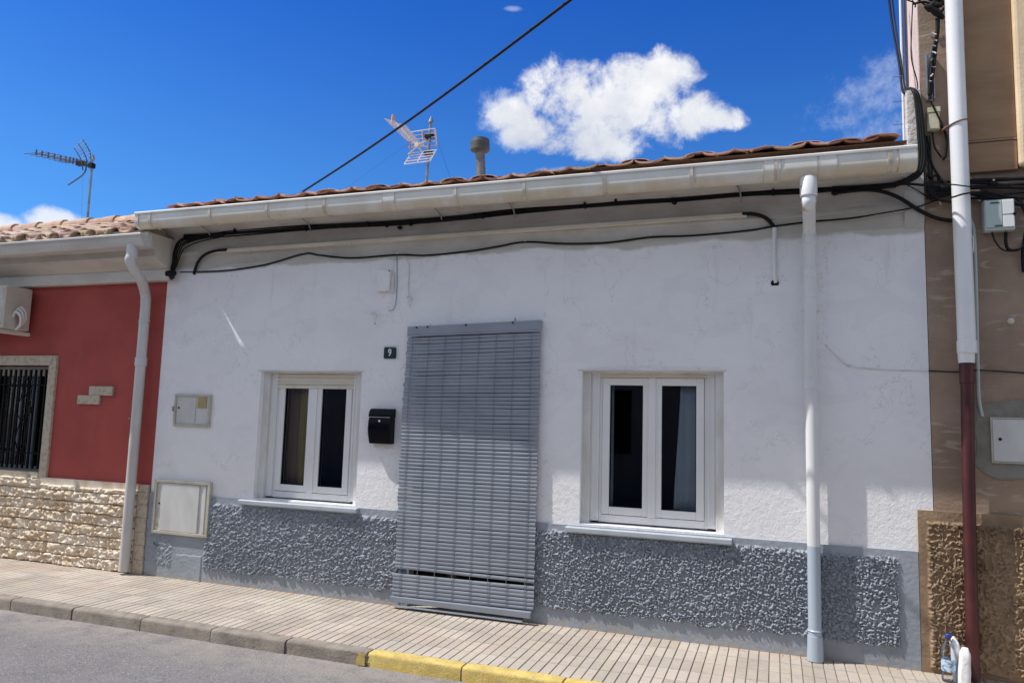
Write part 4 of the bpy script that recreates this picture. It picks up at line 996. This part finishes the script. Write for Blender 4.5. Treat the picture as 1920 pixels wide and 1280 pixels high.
# middle pale aerial
A2=thing('pale_tv_antenna','pale aluminium television antenna with grid reflectors on the white house roof','antenna',(-3.5,1.5,3.85))
Y=1.5
m=MB(); m.tube([mp(799,350),mp(808,222)],.015,8); m.tube([mp(808,230),mp(808.5,219)],[.03,.008],8); part(m,'mast',M_steel,A2)
m=MB(); m.tube([mp(738,226),mp(795,288)],.010,6); bo=part(m,'boom',M_alum,A2)
for k in range(11):
    c0=mp(742,230).lerp(mp(778,268),k/10); e=Vector((.085,.10,-.012))*(1.-.02*k)
    m=MB(); m.tube([c0-e,c0+e],.0055,5); part(m,'element',M_alum,bo)
m=MB(); m.tube([mp(738,216),mp(735.5,234)],.022,8); part(m,'end_cap',M_orange,bo)
m=MB(); c0=mp(783,273)
for dx,dz in ((1,.75),(1,-.15),(-1,.1),(-1,-.65)): m.tube([c0,c0+Vector((.13*dx,.04,.11*dz))],.009,6)
m.tube([c0+Vector((0,-.03,0)),c0+Vector((0,.03,0))],.026,8)
part(m,'dipole',M_alum,A2)
def grid_(tl,tr,bl,br,nr,name):
    m=MB(); a_,b_,c0,d_=[mp(*q) for q in (tl,tr,bl,br)]
    for k in range(nr+1):
        t_=k/nr; m.tube([a_.lerp(c0,t_),b_.lerp(d_,t_)],.0055,5)
    for s in (0,.5,1): m.tube([a_.lerp(b_,s),c0.lerp(d_,s)],.008,5)
    part(m,name,M_alum,A2)
grid_((771,287,.1),(818,281,-.1),(758,308,.0),(806,302,-.2),4,'lower_reflector')
grid_((768,248,.1),(816,241,-.1),(770,276,.2),(819,272,0),4,'upper_reflector')
for a_,b_ in (((815,244),(819,274)),((769,258),(769,280)),((792,243),(794,262))):
    m=MB(); m.tube([mp(*a_),mp(*b_)],.010,6); part(m,'side_cap',M_orange,A2)
for y in (256,288):
    m=MB(); c0=mp(805.5-(y-256)*.04,y); m.box(c0.x-.05,c0.y-.03,c0.z-.02,c0.x+.05,c0.y+.03,c0.z+.02); part(m,'mast_clamp',M_black,A2,bevel=.005)
for q,(a_,b_) in enumerate((((806,240),(650,352)),((812,240),(846,338)))):
    o=MB().tube([P(a_[0],a_[1],1.5),P(b_[0],b_[1],1.5 if q else 1.0)],.0011,4)
    part(o,'guy_wire',M_black,A2)
# overhead cable
a_=P(560,364,1.6); b_=P(1070,0,-1.0); d_=(b_-a_)
pts=[]
for k in range(40):
    t_=k/39*2.3; p=a_+d_*t_; p.z-=.05*math.sin(PI*min(1,t_)); pts.append(p)
m=MB(); m.tube(pts,.011,7)
OC=m.build('overhead_cable',M_black,None,smooth=60); tag(OC,'black overhead cable slanting across the sky above the white house roof','cable')
m=MB(); m.tube([p+Vector((.008*math.sin(i*2.4),.008*math.cos(i*2.4),.0)) for i,p in enumerate(spl(pts,4))],.006,5); m.build('lashing',M_black,OC)

# ================================================================== BOTTLE AND BAG
BT=thing('plastic_bottle','clear plastic water bottle with blue cap standing against the tan base','bottle',(.985,-.13,0))
bx,by_=.990,-.155
m=MB(); prof=[(.030,.0),(.040,.004),(.042,.015),(.042,.06),(.040,.068),(.042,.075),(.042,.15),(.040,.158),(.042,.166),(.041,.185),(.030,.215),(.016,.240),(.014,.262)]
m.tube([(bx,by_,z) for r,z in prof],[r for r,z in prof],20); part(m,'bottle_body',M_pet,BT,smooth=50)
m=MB(); m.tube([(bx,by_,.258),(bx,by_,.26),(bx,by_,.278),(bx,by_,.281)],[.015,.017,.017,.014],14); part(m,'cap',M_capblue,BT,smooth=40)
m=MB(); m.tube([(bx,by_,.065),(bx,by_,.135)],.0426,20,cap=False); part(m,'bottle_label',M_label,BT,smooth=60)
BG=thing('plastic_bag','folded white plastic bag standing next to the bottle','bag',(1.06,-.17,0))
def bagm(cx,cy,w_,d_,h,top,mat,name,tilt,seed):
    m=MB(); N=26;K=16; vs=[]
    for j in range(K+1):
        t_=j/K; z=h*t_
        for i in range(N):
            an=2*PI*i/N; rr=1+.10*nz(math.cos(an)*2,math.sin(an)*2,z*7+seed)+.05*nz(an*3,z*20,seed)
            s=1-.12*t_ if t_<.85 else (1-.12*t_)*(1-top*(t_-.85)/.15)
            x=cx+w_*math.copysign(abs(math.cos(an))**.7,math.cos(an))*rr*s+tilt*t_; y=cy+d_*math.copysign(abs(math.sin(an))**.7,math.sin(an))*rr*s
            vs.append((x,y,z+.008*nz(an*2,seed,1)*(t_>.8)))
    fs=[(j*N+i,j*N+(i+1)%N,(j+1)*N+(i+1)%N,(j+1)*N+i) for j in range(K) for i in range(N)]+[tuple(range(K*N,(K+1)*N))]
    m.add(vs,fs); part(m,name,mat,BG,smooth=60)
bagm(1.062,-.185,.034,.035,.215,.4,M_bag,'bag_body',.010,2)
bagm(1.045,-.13,.030,.028,.262,.85,M_bag,'bag_fold',-.02,7)
# ================================================================== HOUSE ACROSS THE STREET (mirrored in the panes)
OH=thing('house_across_the_street','cream house across the street seen only as a dark mirror image in the panes','house',(0,-9.6,0))
w=MB(); ops_=[(-8.2,-7.1,.9,2.2),(-6.0,-4.9,0,2.3),(-3.9,-2.8,.9,2.2),(-.4,.7,.9,2.2),(1.8,2.8,0,2.3),(4.2,5.3,.9,2.2)]
xa=-16
for a,b,c_,d_ in ops_:
    w.box(xa,-9.9,-.1,a,-9.6,4.3); w.box(a,-9.9,d_,b,-9.6,4.3)
    if c_: w.box(a,-9.9,-.1,b,-9.6,c_)
    xa=b
w.box(xa,-9.9,-.1,14,-9.6,4.3); part(w,'wall',simple('tan_opposite_render',(.42,.35,.27),(.36,.30,.23)),OH)
w=MB(); w.box(-16,-13,-.1,14,-12.8,4.3); w.box(-16,-12.8,4.3,14,-9.4,4.45); part(w,'roof_slab',M_cream,OH)
for a,b,c_,d_ in ops_:
    if c_:
        m=MB()
        for k in range(11): m.tube([(a+.05+k*.1,-9.55,c_),(a+.05+k*.1,-9.55,d_)],.008,5)
        m.box(a,-9.56,c_+.3,b,-9.54,c_+.33); m.box(a,-9.56,d_-.3,b,-9.54,d_-.27); part(m,'window_grille',M_iron,OH)
    part(MB().box(a,-9.8,c_,b,-9.75,d_),'window' if c_ else 'door',M_brownwood if not c_ else M_dark,OH)
tag(MB().box(-16,-9.6,-.3,14,-8.6,-.005).build('far_pavement',M_conc),kind='structure')
# fallen crumbs of plaster and grit along the wall foot
m=MB(); random.seed(77)
for k in range(260):
    x=random.uniform(-9,2.2); y=-abs(random.gauss(0,.05))-.035; r=random.uniform(.002,.007)
    if random.random()<.25: y=random.uniform(-1.7,-1.18); 
    zb=-.086 if y<-1.15 else 0
    vs=[(x+r*random.uniform(.6,1.3)*a,y+r*random.uniform(.6,1.3)*b,zb+r*.5*c_) for a,b,c_ in ((1,0,0),(-1,0,0),(0,1,0),(0,-1,0),(0,0,1.4),(0,0,-1))]
    m.add(vs,[(0,2,4),(2,1,4),(1,3,4),(3,0,4),(2,0,5),(1,2,5),(3,1,5),(0,3,5)])
tag(m.build('grit',M_joint),kind='stuff')

# ================================================================== SKY, SUN, CAMERA
SUN=Vector((-2.72,-1,4.6)).normalized()
W=bpy.data.worlds.new('World'); S.world=W; W.use_nodes=True; nt=W.node_tree; nn=nt.nodes; nn.clear()
L=nt.links.new
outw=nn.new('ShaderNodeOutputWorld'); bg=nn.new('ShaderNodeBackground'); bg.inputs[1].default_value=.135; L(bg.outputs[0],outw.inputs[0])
sky=nn.new('ShaderNodeTexSky'); sky.sky_type='NISHITA'; sky.sun_disc=False; sky.sun_elevation=math.asin(SUN.z); sky.sun_rotation=math.atan2(SUN.x,SUN.y)
sky.air_density=1.; sky.dust_density=.5; sky.ozone_density=2.5
tc=nn.new('ShaderNodeTexCoord'); D=tc.outputs['Generated']
def wm(op,a,b=0.,c=0.,clamp=False):
    n=nn.new('ShaderNodeMath'); n.operation=op; n.use_clamp=clamp
    for i,v in enumerate((a,b,c)):
        if isinstance(v,(int,float)): n.inputs[i].default_value=v
        else: L(v,n.inputs[i])
    return n.outputs[0]
def dot(v):
    n=nn.new('ShaderNodeVectorMath'); n.operation='DOT_PRODUCT'; L(D,n.inputs[0]); n.inputs[1].default_value=v; return n.outputs['Value']
def wnoise(scale,detail,rough,off=(0,0,0),dist=0.):
    mp_=nn.new('ShaderNodeMapping'); L(D,mp_.inputs[0]); mp_.inputs['Location'].default_value=off
    n=nn.new('ShaderNodeTexNoise'); L(mp_.outputs[0],n.inputs['Vector']); n.inputs['Scale'].default_value=scale; n.inputs['Detail'].default_value=detail; n.inputs['Roughness'].default_value=rough; n.inputs['Distortion'].default_value=dist
    return n.outputs['Fac']
def wmix(f,a,b,ty='MIX'):
    n=nn.new('ShaderNodeMix'); n.data_type='RGBA'; n.blend_type=ty
    for s_,v in ((n.inputs[0],f),(n.inputs[6],a),(n.inputs[7],b)):
        if isinstance(v,(int,float)): s_.default_value=v
        elif isinstance(v,tuple): s_.default_value=(*v,1)
        else: L(v,s_)
    return n.outputs[2]
def wsm(f,a,b):
    n=nn.new('ShaderNodeMapRange'); n.interpolation_type='SMOOTHSTEP'; L(f,n.inputs[0]); n.inputs[1].default_value=a; n.inputs[2].default_value=b; return n.outputs[0]
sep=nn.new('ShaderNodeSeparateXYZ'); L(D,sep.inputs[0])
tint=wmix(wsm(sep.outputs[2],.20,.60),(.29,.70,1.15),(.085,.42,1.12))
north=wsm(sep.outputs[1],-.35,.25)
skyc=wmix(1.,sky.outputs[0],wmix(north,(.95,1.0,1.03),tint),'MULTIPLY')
# unseen broken clouds, added behind the viewer as neutral fill light for the walls
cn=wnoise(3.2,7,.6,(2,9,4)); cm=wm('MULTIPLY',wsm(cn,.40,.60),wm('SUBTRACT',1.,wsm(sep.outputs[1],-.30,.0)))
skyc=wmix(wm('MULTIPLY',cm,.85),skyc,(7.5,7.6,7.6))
def cloud(center,lobes,namp,lo,hi,scale,off,rough=.62):
    c0=ray(*center).normalized(); r_=c0.cross(Vector((0,0,1))).normalized(); u_=r_.cross(c0)
    dc=dot(c0); a_=wm('DIVIDE',dot(r_),dc); b_=wm('DIVIDE',dot(u_),dc)
    fld=None
    for (x,y,rx,ry) in lobes:
        d0=ray(x,y); q=(d0.dot(r_)/d0.dot(c0),d0.dot(u_)/d0.dot(c0)); k=1/FPX*(ray(x,y).length/ray(x,y).normalized().dot(c0))/ray(x,y).length*1.0
        sx=rx/FPX; sy=ry/FPX
        ea=wm('POWER',wm('DIVIDE',wm('SUBTRACT',a_,q[0]),sx),2.); eb=wm('POWER',wm('DIVIDE',wm('SUBTRACT',b_,q[1]),sy),2.)
        f=wm('SUBTRACT',1.,wm('ADD',ea,eb))
        fld=f if fld is None else wm('SMOOTH_MAX',fld,f,.25)
    nz1=wnoise(scale,9,rough,off,.15)
    v=wm('ADD',wm('MAXIMUM',fld,-1.5),wm('MULTIPLY',wm('SUBTRACT',nz1,.5),namp))
    front=wm('GREATER_THAN',dc,.2)
    return wm('MULTIPLY',wsm(v,lo,hi),front),b_,nz1
big=[(960,215,60,32),(1000,245,70,36),(1150,205,165,80),(1225,165,85,70),(1045,175,85,62),(1300,215,75,45),(1350,225,55,25),(1120,262,120,40),(1190,135,55,38),(1085,140,55,32)]
m1,b1,n1=cloud((1150,200),big,3.4,.0,.95,17,(1,2,3),.66)
m2,_,_=cloud((960,240),[(960,200,70,40),(965,255,70,40),(925,230,40,40),(1040,322,60,14)],3.6,.35,1.5,16,(5,1,2),.68)
m3,_,_=cloud((1610,190),[(1600,190,95,60),(1640,150,70,60),(1580,225,60,25),(1650,240,80,30)],3.4,.35,1.9,16,(3,7,1),.7)
m4,_,_=cloud((60,410),[(105,412,50,24),(0,420,35,22),(-60,420,60,30),(60,440,90,14)],2.6,.1,1.1,18,(2,2,8),.66)
m5,_,_=cloud((960,17),[(962,17,24,7)],2.2,.5,1.6,22,(4,4,4),.6)
sh=wnoise(9,6,.6,(7,3,1)); sh2=wnoise(26,5,.6,(3,3,1))
lowd=wsm(b1,.03,-.085)
shade=wm('ADD',wm('MULTIPLY',lowd,.55),wm('ADD',wm('MULTIPLY',wsm(sh,.42,.66),.4),wm('MULTIPLY',wsm(sh2,.4,.65),.28)),0.,True)
ccol=wmix(shade,(7.3,7.3,7.4),(4.5,4.9,5.7))
cur=skyc
cur=wmix(wm('MULTIPLY',m2,.75),cur,(6.1,6.5,7.2)); cur=wmix(wm('MULTIPLY',m3,.62),cur,(5.6,6.2,7.3)); cur=wmix(wm('MULTIPLY',m4,.9),cur,(6.5,6.8,7.3)); cur=wmix(wm('MULTIPLY',m5,.5),cur,(5.6,6.2,7.3))
cur=wmix(m1,cur,ccol)
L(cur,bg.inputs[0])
sl_=bpy.data.lights.new('sun','SUN'); sl_.energy=5.; sl_.angle=math.radians(.53); sl_.color=(1.,.965,.91)
so=bpy.data.objects.new('sun',sl_); link(so); so.rotation_euler=(-SUN).to_track_quat('-Z','Y').to_euler(); so.location=(-10,-5,20)
cam=bpy.data.cameras.new('camera'); co=bpy.data.objects.new('camera',cam); link(co); S.camera=co
cam.sensor_fit='HORIZONTAL'; cam.sensor_width=36; cam.lens=FPX/1920*36; cam.clip_end=1000; cam.clip_start=.05
from mathutils import Matrix
co.matrix_world=Matrix((( Rv.x,Uv.x,-Fv.x,CAM.x),(Rv.y,Uv.y,-Fv.y,CAM.y),(Rv.z,Uv.z,-Fv.z,CAM.z),(0,0,0,1)))
S.render.engine='CYCLES'; S.render.resolution_x=1024; S.render.resolution_y=682
S.view_settings.view_transform='Standard'; S.view_settings.look='None'; S.view_settings.exposure=0; S.view_settings.gamma=1
